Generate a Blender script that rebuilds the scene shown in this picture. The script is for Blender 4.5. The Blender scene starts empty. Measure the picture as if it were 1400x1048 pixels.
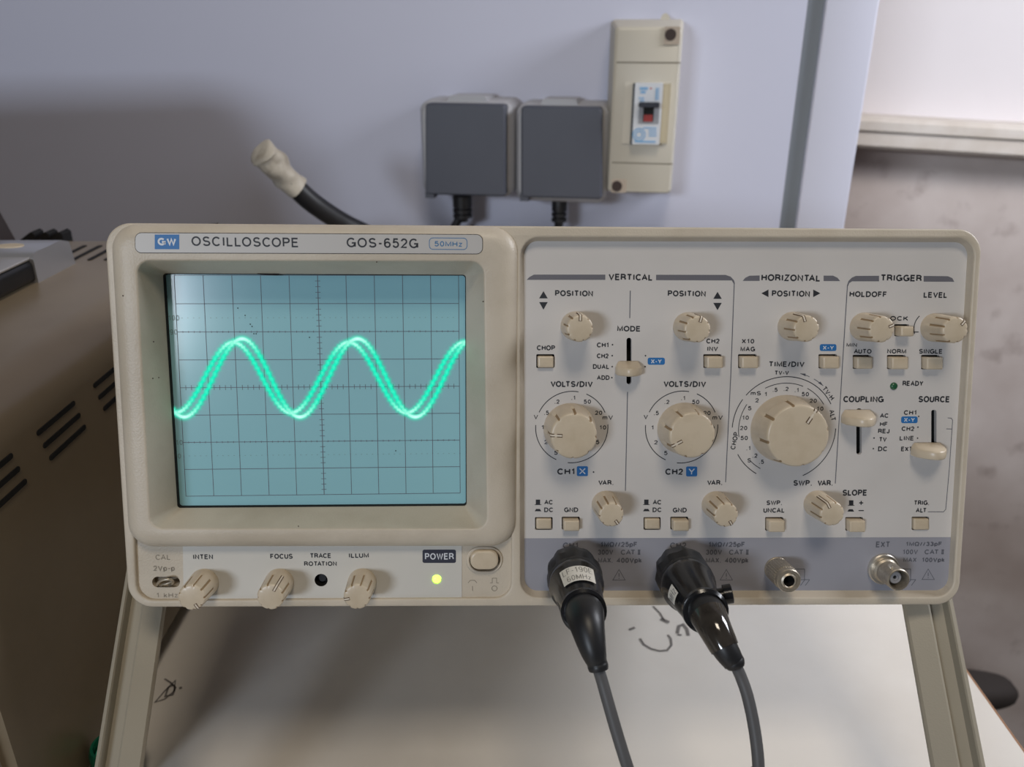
import bpy, bmesh, math, random
from mathutils import Vector, Matrix
from mathutils.geometry import tessellate_polygon
random.seed(4)
PI = math.pi
S = bpy.context.scene
C = S.collection

# ------------------------------------------------------------------ camera
F, CX, CY = 1130.0, 700.0, 524.0            # focal length in pixels of the 1400x1048 frame
HC = 0.305                                   # lens height above the bench top
PITCH = math.radians(22.9)
cam = bpy.data.objects.new('camera', bpy.data.cameras.new('camera'))
C.objects.link(cam)
cam.location = (0, 0, HC)
cam.rotation_euler = (PI/2 - PITCH, 0, 0)
cam.data.sensor_width = 36
cam.data.lens = F/1400*36
cam.data.clip_start = 0.01
cam.data.dof.use_dof = True
cam.data.dof.focus_distance = 0.295
cam.data.dof.aperture_fstop = 15
S.camera = cam

# ------------------------------------------------------------------ world, lamps, exposure
world = bpy.data.worlds.new('world'); S.world = world; world.use_nodes = True
wb = world.node_tree.nodes['Background']
wb.inputs[0].default_value = (1.0, 0.90, 0.80, 1); wb.inputs[1].default_value = 0.035
S.view_settings.view_transform = 'Standard'; S.view_settings.look = 'None'
S.view_settings.exposure = 0.0; S.view_settings.gamma = 1; S.view_settings.use_curve_mapping = False

def area(name, target, direction, dist, sx, sy, power, col):
    l = bpy.data.lights.new(name, 'AREA'); l.shape = 'RECTANGLE'; l.size = sx; l.size_y = sy
    l.energy = power; l.color = col
    o = bpy.data.objects.new(name, l); C.objects.link(o)
    d = Vector(direction).normalized()
    o.location = Vector(target) + d*dist
    o.rotation_euler = d.to_track_quat('Z', 'Y').to_euler()
    return o
area('window_daylight', (0, .4, .15), (-0.42, -0.88, 0.22), 2.6, .55, .30, 21, (.80, .885, 1.0))
area('ceiling_lamp', (0, .3, .1), (0.05, -0.46, 0.89), 1.6, .40, .34, 7.0, (1.0, .87, .70))
area('side_window', (0.25, .65, .15), (0.70, -0.36, 0.60), .68, .26, .26, 4.7, (.90, .93, 1.0))

# ------------------------------------------------------------------ small maths
def lin(c):
    return tuple((x/255/12.92 if x/255 <= .04045 else ((x/255+.055)/1.055)**2.4) for x in c)
cp, sp = math.cos(PITCH), math.sin(PITCH)
R_PC = Matrix(((0.998868848, 0.000921479746, 0.0475412979),
               (-0.00549230016, -0.990884483, 0.134602289),
               (0.0472319676, -0.134711145, -0.989758581)))
T_PC = Vector((-69.12664199, 1.23643622, 298.95867184))
R_PT = R_PC.transposed()
O_P = -(R_PT @ T_PC)                          # lens in front-panel millimetres (u right, v up, w out)
def cam2world(c):                             # camera axes x right, y down, z forward
    return Vector((c[0], c[2]*cp - c[1]*sp, HC - c[1]*cp - c[2]*sp))
def U(x, y, w=7.7):                           # a point of the front panel plane w seen at pixel x, y
    d = R_PT @ Vector(((x-CX)/F, (y-CY)/F, 1))
    p = O_P + d*((w-O_P.z)/d.z)
    return (p.x, p.y)
def panel2world(u, v, w):
    return cam2world((R_PC @ Vector((u, v, w)) + T_PC)*0.001)
def ray(x, y):
    a, b = (x-CX)/F, (y-CY)/F
    return Vector((a, cp - b*sp, -b*cp - sp))
def on_z(x, y, z=0.0):
    d = ray(x, y); t = (z-HC)/d.z
    return Vector((0, 0, HC)) + d*t
PSI = math.radians(10.5)
EB = Vector((math.cos(PSI), -math.sin(PSI), 0)); NB = Vector((-math.sin(PSI), -math.cos(PSI), 0))
def on_board(x, y, d=0.0, base=0.74):         # (distance along the board, height) of a point d in front of it
    P0 = Vector((0, base, 0)) + NB*d
    r = ray(x, y); o = Vector((0, 0, HC))
    t = (P0-o).dot(NB)/r.dot(NB); p = o + r*t
    return ((p-Vector((0, base, 0))).dot(EB), p.z)

# ------------------------------------------------------------------ materials
def mat(name, col, rough=.5, metal=0, spec=.5, noise=0, nscale=60, bump=0, bscale=400, emit=None, es=0, coat=0, dirt=None, dscale=6, damt=.3):
    m = bpy.data.materials.new(name); m.use_nodes = True
    nt = m.node_tree; b = nt.nodes['Principled BSDF']
    c = (*lin(col), 1)
    b.inputs['Base Color'].default_value = c
    b.inputs['Roughness'].default_value = rough; b.inputs['Metallic'].default_value = metal
    b.inputs['Specular IOR Level'].default_value = spec; b.inputs['Coat Weight'].default_value = coat
    tc = nt.nodes.new('ShaderNodeTexCoord')
    src = None
    if noise:
        n = nt.nodes.new('ShaderNodeTexNoise'); n.inputs['Scale'].default_value = nscale; n.inputs['Detail'].default_value = 5
        nt.links.new(tc.outputs['Object'], n.inputs['Vector'])
        r = nt.nodes.new('ShaderNodeMapRange'); r.inputs['From Min'].default_value = .3; r.inputs['From Max'].default_value = .7
        r.inputs['To Min'].default_value = 1-noise; r.inputs['To Max'].default_value = 1+noise
        nt.links.new(n.outputs['Fac'], r.inputs['Value'])
        mx = nt.nodes.new('ShaderNodeMix'); mx.data_type = 'RGBA'; mx.blend_type = 'MULTIPLY'; mx.inputs['Factor'].default_value = 1
        mx.inputs[6].default_value = c
        nt.links.new(r.outputs[0], mx.inputs[7]); src = mx.outputs[2]
    if dirt:
        n = nt.nodes.new('ShaderNodeTexNoise'); n.inputs['Scale'].default_value = dscale; n.inputs['Detail'].default_value = 7
        n.inputs['Roughness'].default_value = .6
        nt.links.new(tc.outputs['Object'], n.inputs['Vector'])
        r = nt.nodes.new('ShaderNodeMapRange'); r.inputs['From Min'].default_value = .45; r.inputs['From Max'].default_value = .72
        r.inputs['To Max'].default_value = damt
        nt.links.new(n.outputs['Fac'], r.inputs['Value'])
        mx = nt.nodes.new('ShaderNodeMix'); mx.data_type = 'RGBA'
        nt.links.new(r.outputs[0], mx.inputs['Factor'])
        if src: nt.links.new(src, mx.inputs[6])
        else: mx.inputs[6].default_value = c
        mx.inputs[7].default_value = (*lin(dirt), 1); src = mx.outputs[2]
    if src: nt.links.new(src, b.inputs['Base Color'])
    if bump:
        n = nt.nodes.new('ShaderNodeTexNoise'); n.inputs['Scale'].default_value = bscale; n.inputs['Detail'].default_value = 2
        nt.links.new(tc.outputs['Object'], n.inputs['Vector'])
        bp = nt.nodes.new('ShaderNodeBump'); bp.inputs['Strength'].default_value = bump; bp.inputs['Distance'].default_value = .001
        nt.links.new(n.outputs['Fac'], bp.inputs['Height']); nt.links.new(bp.outputs[0], b.inputs['Normal'])
    if emit:
        b.inputs['Emission Color'].default_value = (*lin(emit), 1); b.inputs['Emission Strength'].default_value = es
    return m
M_case = mat('case_plastic', (200, 190, 174), .42, noise=.025, nscale=30, bump=.12, bscale=1500, dirt=(150, 136, 112), dscale=26, damt=.35)
M_knob = mat('knob_plastic', (204, 190, 168), .33, noise=.02, nscale=80, dirt=(160, 140, 105), dscale=120, damt=.25)
M_grime = mat('groove_grime', (146, 122, 90), .6)
M_groove = mat('pointer_outline', (92, 70, 48), .7)
M_line = mat('pointer_fill', (216, 206, 190), .5)
M_ink = mat('black_ink', (42, 44, 50), .55)
M_ink2 = mat('grey_ink', (96, 98, 108), .55)
M_faint = mat('moulded_letter', (138, 130, 116), .6)
M_blue = mat('blue_ink', (42, 112, 178), .5)
M_blue2 = mat('blue_lettering', (70, 120, 165), .5)
M_white = mat('white_ink', (215, 220, 228), .5)
M_plate = mat('name_plate', (190, 188, 186), .4)
M_lower = mat('lower_plate', (206, 204, 198), .4, noise=.02, nscale=40)
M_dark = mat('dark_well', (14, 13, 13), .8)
M_navy = mat('power_label', (48, 50, 66), .5)
M_rubber = mat('black_rubber', (30, 31, 34), .42, noise=.1, nscale=90)
M_shine = mat('glossy_black', (26, 27, 30), .18)
M_tube = mat('shrink_tube', (54, 50, 46), .12, coat=.6, noise=.4, nscale=160)
M_cable = mat('probe_cable', (84, 84, 86), .5)
M_nickel = mat('nickel', (208, 203, 194), .34, metal=.85)
M_nickel_d = mat('worn_nickel', (184, 175, 160), .42, metal=.8, noise=.15, nscale=700)
M_label = mat('paper_label', (215, 212, 204), .6)
M_handle = mat('handle_plastic', (154, 147, 132), .45, noise=.03, nscale=40, bump=.08, bscale=1500)
M_slot = mat('slot_dark', (40, 46, 48), .6)

# control panel: two flat printed colours
def panel_material(name, ctop, cband, zsplit):
    m = mat(name, ctop, .42); nt = m.node_tree; b = nt.nodes['Principled BSDF']
    tc = nt.nodes.new('ShaderNodeTexCoord'); sx = nt.nodes.new('ShaderNodeSeparateXYZ')
    nt.links.new(tc.outputs['Object'], sx.inputs[0])
    ma = nt.nodes.new('ShaderNodeMath'); ma.operation = 'MULTIPLY_ADD'; ma.inputs[1].default_value = .012; 
    nt.links.new(sx.outputs['X'], ma.inputs[0]); nt.links.new(sx.outputs['Z'], ma.inputs[2])
    lt = nt.nodes.new('ShaderNodeMath'); lt.operation = 'LESS_THAN'; lt.inputs[1].default_value = zsplit
    nt.links.new(ma.outputs[0], lt.inputs[0])
    n = nt.nodes.new('ShaderNodeTexNoise'); n.inputs['Scale'].default_value = 22; n.inputs['Detail'].default_value = 6
    nt.links.new(tc.outputs['Object'], n.inputs['Vector'])
    r = nt.nodes.new('ShaderNodeMapRange'); r.inputs['From Min'].default_value = .3; r.inputs['From Max'].default_value = .7
    r.inputs['To Min'].default_value = .96; r.inputs['To Max'].default_value = 1.03
    nt.links.new(n.outputs['Fac'], r.inputs['Value'])
    mx = nt.nodes.new('ShaderNodeMix'); mx.data_type = 'RGBA'
    mx.inputs[6].default_value = (*lin(ctop), 1); mx.inputs[7].default_value = (*lin(cband), 1)
    nt.links.new(lt.outputs[0], mx.inputs['Factor'])
    m2 = nt.nodes.new('ShaderNodeMix'); m2.data_type = 'RGBA'; m2.blend_type = 'MULTIPLY'; m2.inputs['Factor'].default_value = 1
    nt.links.new(mx.outputs[2], m2.inputs[6]); nt.links.new(r.outputs[0], m2.inputs[7])
    nt.links.new(m2.outputs[2], b.inputs['Base Color'])
    return m

# ------------------------------------------------------------------ mesh collector
class MB:
    def __init__(s, fn=None):
        s.v = []; s.f = []; s.mi = []; s.fn = fn or (lambda a, b, c: (a, b, c)); s.cur = 0
    def pt(s, *a):
        s.v.append(tuple(s.fn(*a))); return len(s.v)-1
    def face(s, ids, mi=None):
        s.f.append(tuple(ids)); s.mi.append(s.cur if mi is None else mi)
    def loft(s, loops, cap0=True, cap1=True, closed=True, mis=None):
        rows = [[s.pt(*p) for p in L] for L in loops]
        n = len(rows[0])
        for k in range(len(rows)-1):
            a, b = rows[k], rows[k+1]
            for i in range(n if closed else n-1):
                j = (i+1) % n
                s.face((a[i], a[j], b[j], b[i]), mis(k, i) if mis else None)
        if cap0: s.face(tuple(reversed(rows[0])))
        if cap1: s.face(tuple(rows[-1]))
        return rows
    def box(s, x0, x1, y0, y1, z0, z1, bev=0):
        if bev:
            L = []
            for z, i in ((z0, bev), (z0+bev, 0), (z1-bev, 0), (z1, bev)):
                L.append([(a, b, z) for a, b in rrect(x0+i, x1-i, y0+i, y1-i, bev*1.01, 3)])
            s.loft(L)
        else:
            s.loft([[(x0, y0, z), (x1, y0, z), (x1, y1, z), (x0, y1, z)] for z in (z0, z1)])
    def tube(s, pts, rads, n=16, cap=True, rfun=None, up=(0, 0, 1)):
        P = [Vector(p) for p in pts]; L = []
        nrm = None
        for i, p in enumerate(P):
            t = (P[min(i+1, len(P)-1)] - P[max(i-1, 0)])
            if t.length < 1e-9: t = Vector((0, 0, 1))
            t.normalize()
            if nrm is None:
                nrm = Vector(up) - t*Vector(up).dot(t)
                if nrm.length < .1: nrm = Vector((1, 0, 0)) - t*t.x
            nrm = (nrm - t*nrm.dot(t)).normalized(); bi = t.cross(nrm)
            r = rads[i] if hasattr(rads, '__len__') else rads
            L.append([tuple(p + (nrm*math.cos(a)+bi*math.sin(a))*(r*(rfun(a, i) if rfun else 1))) for a in [2*PI*k/n for k in range(n)]])
        s.loft(L, cap, cap)
    def build(s, name, mats, parent=None, smooth=35, inv=None):
        me = bpy.data.meshes.new(name)
        me.from_pydata(s.v, [], s.f); me.validate()
        for m in (mats if isinstance(mats, (list, tuple)) else [mats]): me.materials.append(m)
        if any(s.mi) and len(me.polygons) == len(s.mi):
            me.polygons.foreach_set('material_index', s.mi)
        bm = bmesh.new(); bm.from_mesh(me)
        bmesh.ops.remove_doubles(bm, verts=bm.verts, dist=1e-7)
        bmesh.ops.recalc_face_normals(bm, faces=bm.faces) if smooth else None
        bm.to_mesh(me); bm.free()
        if smooth:
            me.polygons.foreach_set('use_smooth', [True]*len(me.polygons))
            me.set_sharp_from_angle(angle=math.radians(smooth))
        o = bpy.data.objects.new(name, me); C.objects.link(o)
        if parent: o.parent = parent
        return o
def empty(name, M):
    o = bpy.data.objects.new(name, None); C.objects.link(o); o.matrix_world = M; o.empty_display_size = .02
    return o
def tag(o, label, cat, group=None, kind=None):
    o['label'] = label; o['category'] = cat
    if group: o['group'] = group
    if kind: o['kind'] = kind
    return o
def arc(cx, cy, rx, ry, a0, a1, n=10):
    return [(cx+rx*math.cos(math.radians(a0+(a1-a0)*i/n)), cy+ry*math.sin(math.radians(a0+(a1-a0)*i/n))) for i in range(n+1)]
def rrect(x0, x1, y0, y1, r, n=6):
    r = min(r, (x1-x0)/2*.9999, (y1-y0)/2*.9999)
    return (arc(x1-r, y1-r, r, r, 0, 90, n)+arc(x0+r, y1-r, r, r, 90, 180, n) +
            arc(x0+r, y0+r, r, r, 180, 270, n)+arc(x1-r, y0+r, r, r, 270, 360, n))
def qrect(q, r, inset=0, n=8):
    """rounded quadrilateral; q = TL, TR, BR, BL in millimetres"""
    TL, TR, BR, BL = [Vector(p) for p in q]
    w = ((TR-TL).length+(BR-BL).length)/2; h = ((TL-BL).length+(TR-BR).length)/2
    out = []
    for a, b in rrect(inset, w-inset, inset, h-inset, max(r-inset, min(.05, r*.3)), n):
        s, t = a/w, b/h
        p = (BL*(1-s)+BR*s)*(1-t)+(TL*(1-s)+TR*s)*t
        out.append((p.x, p.y))
    return out
def PX(q, w):
    return [U(x, y, w) for x, y in q]

# ------------------------------------------------------------------ lettering: stroke letters built as flat print
def g(*polys, w=.7): return (polys, w)
GL = {
 'A': g([(0, 0), (.4, 1), (.8, 0)], [(.15, .34), (.65, .34)], w=.8),
 'B': g([(.36, .53), (0, .53), (0, 1), (.36, 1)]+arc(.38, .765, .24, .235, 90, -90), [(0, .53), (0, 0), (.38, 0)]+arc(.4, .265, .27, .265, -90, 90)+[(.36, .53)], w=.68),
 'C': g(arc(.41, .5, .41, .5, 42, 318, 20), w=.78),
 'D': g([(.3, 0), (0, 0), (0, 1), (.3, 1)]+arc(.3, .5, .44, .5, 90, -90, 14), w=.74),
 'E': g([(.6, 1), (0, 1), (0, 0), (.62, 0)], [(0, .53), (.55, .53)], w=.62),
 'F': g([(.58, 1), (0, 1), (0, 0)], [(0, .52), (.5, .52)], w=.58),
 'G': g(arc(.42, .5, .42, .5, 45, 335, 20)+[(.83, .45), (.47, .45)], [(.83, .45), (.83, 0)], w=.83),
 'H': g([(0, 0), (0, 1)], [(.68, 0), (.68, 1)], [(0, .53), (.68, .53)], w=.68),
 'I': g([(0, 0), (0, 1)], w=0.0),
 'J': g([(.46, 1), (.46, .26)]+arc(.23, .26, .23, .26, 0, -180), w=.46),
 'K': g([(0, 0), (0, 1)], [(.66, 1), (0, .34)], [(.24, .58), (.7, 0)], w=.7),
 'L': g([(0, 1), (0, 0), (.54, 0)], w=.54),
 'M': g([(0, 0), (0, 1), (.42, .08), (.84, 1), (.84, 0)], w=.84),
 'N': g([(0, 0), (0, 1), (.68, 0), (.68, 1)], w=.68),
 'O': g(arc(.43, .5, .43, .5, 0, 360, 24), w=.86),
 'P': g([(0, 0), (0, 1), (.36, 1)]+arc(.36, .74, .27, .26, 90, -90)+[(0, .48)], w=.63),
 'R': g([(0, 0), (0, 1), (.38, 1)]+arc(.38, .75, .26, .25, 90, -90)+[(0, .5)], [(.4, .5), (.64, .3), (.68, 0)], w=.68),
 'S': g(arc(.34, .745, .31, .255, 25, 270, 12)+arc(.34, .25, .34, .25, 85, -160, 12), w=.68),
 'T': g([(0, 1), (.7, 1)], [(.35, 1), (.35, 0)], w=.7),
 'U': g([(0, 1), (0, .3)]+arc(.33, .3, .33, .3, 180, 360)+[(.66, 1)], w=.66),
 'V': g([(0, 1), (.38, 0), (.76, 1)], w=.76),
 'W': g([(0, 1), (.28, 0), (.54, .95), (.8, 0), (1.08, 1)], w=1.08),
 'X': g([(0, 1), (.7, 0)], [(0, 0), (.7, 1)], w=.7),
 'Y': g([(0, 1), (.36, .45), (.72, 1)], [(.36, .45), (.36, 0)], w=.72),
 'Z': g([(0, 1), (.62, 1), (0, 0), (.62, 0)], w=.62),
 '0': g(arc(.28, .5, .28, .5, 0, 360, 20), w=.56),
 '1': g([(.05, .74), (.3, 1), (.3, 0)], w=.42),
 '2': g(arc(.28, .7, .27, .3, 170, -30, 12)+[(0, 0), (.56, 0)], w=.56),
 '3': g(arc(.26, .76, .24, .24, 160, -90, 10), arc(.27, .26, .28, .26, 90, -165, 10), w=.55),
 '4': g([(.44, 0), (.44, 1), (0, .3), (.6, .3)], w=.6),
 '5': g([(.52, 1), (.1, 1), (.04, .5)]+arc(.27, .33, .29, .33, 140, -160, 14), w=.56),
 '6': g([(.5, .88)]+arc(.29, .7, .29, .3, 60, 180, 8)+arc(.28, .3, .28, .3, 180, 540, 18), w=.56),
 '9': g([(.06, .12)]+arc(.27, .3, .29, .3, -120, 0, 8)+arc(.28, .7, .28, .3, 0, 360, 18), w=.56),
 'p': g([(0, -.3), (0, .7)], arc(.27, .35, .27, .35, 0, 360, 16), w=.54),
 'z': g([(0, .7), (.46, .7), (0, 0), (.46, 0)], w=.46),
 'k': g([(0, 0), (0, 1)], [(.42, .7), (0, .25)], [(.16, .42), (.46, 0)], w=.46),
 'm': g([(0, 0), (0, .7)], [(0, .45)]+arc(.2, .48, .2, .22, 180, 0)+[(.4, 0)], [(.4, .45)]+arc(.6, .48, .2, .22, 180, 0)+[(.8, 0)], w=.8),
 'u': g([(0, -.28), (0, .7)], [(0, .25)]+arc(.24, .25, .24, .25, 180, 360)+[(.48, .7)], w=.48),
 'W2': g([(0, 0), (.2, 0)], w=.2),
 '/': g([(0, 0), (.32, 1)], w=.32),
 '-': g([(0, .42), (.3, .42)], w=.3),
 '+': g([(0, .45), (.6, .45)], [(.3, .15), (.3, .75)], w=.6),
 '.': g([(0, 0), (0.14, 0)], w=.14),
 '~': g([(0, .42), (.12, .42)], w=.12),
 '!': g([(0, 1), (0, .35)], [(0, 0), (0, .1)], w=0),
 '|': g([(0, 0), (0, 1)], [(.24, 0), (.24, 1)], [(-.14, 0), (.38, 0)], [(-.14, 1), (.38, 1)], w=.3),
 'O~': g([(0, 0), (.24, 0)]+arc(.4, .58, .4, .42, 240, -60, 18)+[(.56, 0), (.8, 0)], w=.8),
 '(': g(arc(.4, .5, .4, .7, 130, 230), w=.2),
}
GL['\u03a9'] = GL['O~']
def ribbon(mb, pts, hw, z, closed=False, mi=None):
    P = [Vector(p) for p in pts]
    Q = [P[0]]
    for p in P[1:]:
        if (p-Q[-1]).length > 1e-6: Q.append(p)
    P = Q
    if closed or (len(P) > 3 and (P[0]-P[-1]).length < 1e-4):
        closed = True
        if (P[0]-P[-1]).length < 1e-4: P.pop()
    n = len(P); rows = []
    for i, p in enumerate(P):
        a = P[(i-1) % n] if (closed or i > 0) else None
        b = P[(i+1) % n] if (closed or i < n-1) else None
        d1 = (p-a).normalized() if a is not None else None
        d2 = (b-p).normalized() if b is not None else None
        if d1 is None: d1 = d2
        if d2 is None: d2 = d1
        n1 = Vector((-d1.y, d1.x)); n2 = Vector((-d2.y, d2.x)); m = n1+n2
        if m.length < .3: m = n1
        m.normalize(); k = min(1/max(m.dot(n1), .4), 1.7)
        rows.append((mb.pt(*(p+m*hw*k), z), mb.pt(*(p-m*hw*k), z)))
    for i in range(n if closed else n-1):
        a, b = rows[i], rows[(i+1) % n]
        mb.face((a[0], a[1], b[1], b[0]), mi)
def strokes(s, gap=.36, space=.42):
    out = []; x = 0
    for k, ch in enumerate(s):
        if ch == ' ': x += space; continue
        polys, w = GL[ch]
        for P in polys: out.append([(x+a, b) for a, b in P])
        x += w+gap
        if 'I' in (ch, s[k+1] if k+1 < len(s) else ''): x += .06
        nx = s[k+1] if k+1 < len(s) else ''
        if ch+nx in ('LT', 'AV', 'VA', 'LY', 'TA', 'AT'): x -= .22
        elif ch in 'LCFPTVY' and nx == 'A' or ch in 'AL' and nx in 'TVYCOU' or ch+nx in ('CO', 'OV', 'VO'): x -= .10
    return out
def put_text(mb, s, x0, x1, y0, y1, w, th=.17, gap=.36, space=.42):
    """string s inside the pixel box x0..x1, y0..y1 of panel plane w"""
    st = strokes(s, gap, space)
    X = [p[0] for P in st for p in P]; Y = [p[1] for P in st for p in P]
    ax0, ax1, ay0, ay1 = min(X), max(X), min(Y), max(Y)
    xc, yc = (x0+x1)/2, (y0+y1)/2
    uc, vc = U(xc, yc, w)
    W_ = U(x1, yc, w)[0]-U(x0, yc, w)[0]; H_ = U(xc, y0, w)[1]-U(xc, y1, w)[1]
    t = th*H_
    sx = (W_-t)/max(ax1-ax0, 1e-3) if ax1 > ax0 else 1; sy = (H_-t)/max(ay1-ay0, .3)
    if ax1-ax0 < .05: sx = sy
    for P in st:
        ribbon(mb, [(uc+(a-(ax0+ax1)/2)*sx, vc+(b-(ay0+ay1)/2)*sy-0.012*(a-(ax0+ax1)/2)*sx) for a, b in P], t/2, w)
def put_text_rot(mb, s, cx, cy, length, height, deg, w, th=.17):
    st = strokes(s); X = [p[0] for P in st for p in P]; Y = [p[1] for P in st for p in P]
    ax0, ax1 = min(X), max(X); uc, vc = U(cx, cy, w); k = U(cx+1, cy, w)[0]-U(cx, cy, w)[0]
    t = th*height*k; sx = (length*k-t)/(ax1-ax0); sy = (height*k-t)
    ca, sa = math.cos(math.radians(deg)), math.sin(math.radians(deg))
    for P in st:
        Q = []
        for a, b in P:
            p, q = (a-(ax0+ax1)/2)*sx, (b-.5)*sy
            Q.append((uc+p*ca-q*sa, vc+p*sa+q*ca))
        ribbon(mb, Q, t/2, w)
def fill(mb, pts, w, mi=None):
    ids = [mb.pt(a, b, w) for a, b in pts]
    for t in tessellate_polygon([[Vector((a, b, 0)) for a, b in pts]]): mb.face([ids[i] for i in t], mi)
def pxfill(mb, pts, w): fill(mb, PX(pts, w), w)
def plate(mb, loops, wf, wb, bev=0, seg=3, back=False):
    """flat plate with holes (first loop outer), front at wf, rounded front edges"""
    def off(L, d, outer):
        n = len(L); A = sum(L[i][0]*L[(i+1) % n][1]-L[(i+1) % n][0]*L[i][1] for i in range(n)); sgn = 1 if A > 0 else -1
        if not outer: sgn = -sgn
        out = []
        for i in range(n):
            a, b = Vector(L[i-1]), Vector(L[(i+1) % n]); t = (b-a)
            if t.length < 1e-9: out.append(L[i]); continue
            t.normalize(); out.append((L[i][0]-t.y*d*sgn, L[i][1]+t.x*d*sgn))
        return out
    fl = [off(L, bev, k == 0) if bev else L for k, L in enumerate(loops)]
    ids = [[mb.pt(a, b, wf) for a, b in L] for L in fl]
    flat = [i for L in ids for i in L]
    for t in tessellate_polygon([[Vector((a, b, 0)) for a, b in L] for L in fl]): mb.face([flat[i] for i in t])
    for k, L in enumerate(loops):
        rows = []
        if bev:
            for s_ in range(1, seg+1):
                ph = s_/seg*PI/2
                rows.append([(a, b, wf-bev*(1-math.cos(ph))) for a, b in off(L, bev*(1-math.sin(ph)), k == 0)])
        rows = [[(a, b, wf) for a, b in fl[k]]]+rows+[[(a, b, wb) for a, b in L]]
        mb.loft(rows, False, back and k == 0)

# ------------------------------------------------------------------ setting
M_wall = mat('plaster', (214, 208, 206), .8, dirt=(170, 160, 152), dscale=3, damt=.35)
def wall_material():
    m = mat('painted_plaster', (214, 210, 212), .75); nt = m.node_tree; b = nt.nodes['Principled BSDF']
    tc = nt.nodes.new('ShaderNodeTexCoord'); sx = nt.nodes.new('ShaderNodeSeparateXYZ'); nt.links.new(tc.outputs['Object'], sx.inputs[0])
    n1 = nt.nodes.new('ShaderNodeTexNoise'); n1.inputs['Scale'].default_value = 9; n1.inputs['Detail'].default_value = 8
    n2 = nt.nodes.new('ShaderNodeTexNoise'); n2.inputs['Scale'].default_value = 26; n2.inputs['Detail'].default_value = 6
    for n in (n1, n2): nt.links.new(tc.outputs['Object'], n.inputs['Vector'])
    cr = nt.nodes.new('ShaderNodeValToRGB'); e = cr.color_ramp.elements
    e[0].position = .3; e[0].color = (*lin((190, 176, 170)), 1); e[1].position = .62; e[1].color = (*lin((214, 203, 198)), 1)
    nt.links.new(n1.outputs['Fac'], cr.inputs[0])
    cr2 = nt.nodes.new('ShaderNodeValToRGB'); e = cr2.color_ramp.elements
    e[0].position = .60; e[0].color = (0, 0, 0, 1); e[1].position = .74; e[1].color = (.5, .5, .5, 1)
    nt.links.new(n2.outputs['Fac'], cr2.inputs[0])
    mx = nt.nodes.new('ShaderNodeMix'); mx.data_type = 'RGBA'; nt.links.new(cr2.outputs[0], mx.inputs['Factor'])
    nt.links.new(cr.outputs[0], mx.inputs[6]); mx.inputs[7].default_value = (*lin((140, 122, 116)), 1)
    lt = nt.nodes.new('ShaderNodeMath'); lt.operation = 'GREATER_THAN'; lt.inputs[1].default_value = WALL_SPLIT
    nt.links.new(sx.outputs['Z'], lt.inputs[0])
    m2 = nt.nodes.new('ShaderNodeMix'); m2.data_type = 'RGBA'; nt.links.new(lt.outputs[0], m2.inputs['Factor'])
    nt.links.new(mx.outputs[2], m2.inputs[6]); m2.inputs[7].default_value = (*lin((228, 222, 224)), 1)
    nt.links.new(m2.outputs[2], b.inputs['Base Color'])
    bp = nt.nodes.new('ShaderNodeBump'); bp.inputs['Strength'].default_value = .4; bp.inputs['Distance'].default_value = .004
    nt.links.new(n1.outputs['Fac'], bp.inputs['Height']); nt.links.new(bp.outputs[0], b.inputs['Normal'])
    return m
WB = 1.06                                    # y of the room wall on the centre line
WALL_SPLIT = on_board(1290, 192, 0, WB)[1]
def boardfn(s, d, z): return tuple(Vector((0, .74, 0)) + EB*s + NB*d + Vector((0, 0, z)))
def wallfn(s, d, z): return tuple(Vector((0, WB, 0)) + EB*s + NB*d + Vector((0, 0, z)))
def struct(o): o['kind'] = 'structure'; return o
mb = MB(wallfn); mb.box(-1.6, 1.8, -.1, 0, -.75, 1.9)
struct(mb.build('wall_back', wall_material()))
mb = MB(); mb.box(-1.6, 2.2, -2.2, 1.5, -.80, -.75)
struct(mb.build('floor', mat('floor_tiles', (120, 112, 104), .6, noise=.08, nscale=8)))
# ledge / trunking along the room wall (it slopes slightly, as in the photograph)
a0, a1 = on_board(1175, 164, .05, WB), on_board(1400, 177, .05, WB)
b0, b1 = on_board(1172, 205, .05, WB), on_board(1400, 216, .05, WB)
mb = MB(wallfn)
def sect(s, zt, zb):
    return [(s, 0, zt+.004), (s, .044, zt+.004), (s, .05, zt-.001), (s, .05, zt-.010), (s, .046, zt-.012), (s, .046, zb+.004), (s, .040, zb), (s, 0, zb)]
sl = (a1[1]-a0[1])/(a1[0]-a0[0]); s0, s1 = a0[0]-.35, a1[0]+.5
hgt = ((a0[1]-b0[1])+(a1[1]-b1[1]))/2
mb.loft([sect(s0, a0[1]+sl*(s0-a0[0]), a0[1]+sl*(s0-a0[0])-hgt), sect(s1, a0[1]+sl*(s1-a0[0]), a0[1]+sl*(s1-a0[0])-hgt)])
struct(mb.build('trim_1', mat('ledge_paint', (222, 214, 206), .5, dirt=(178, 160, 140), dscale=14, damt=.5), smooth=20))

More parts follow.
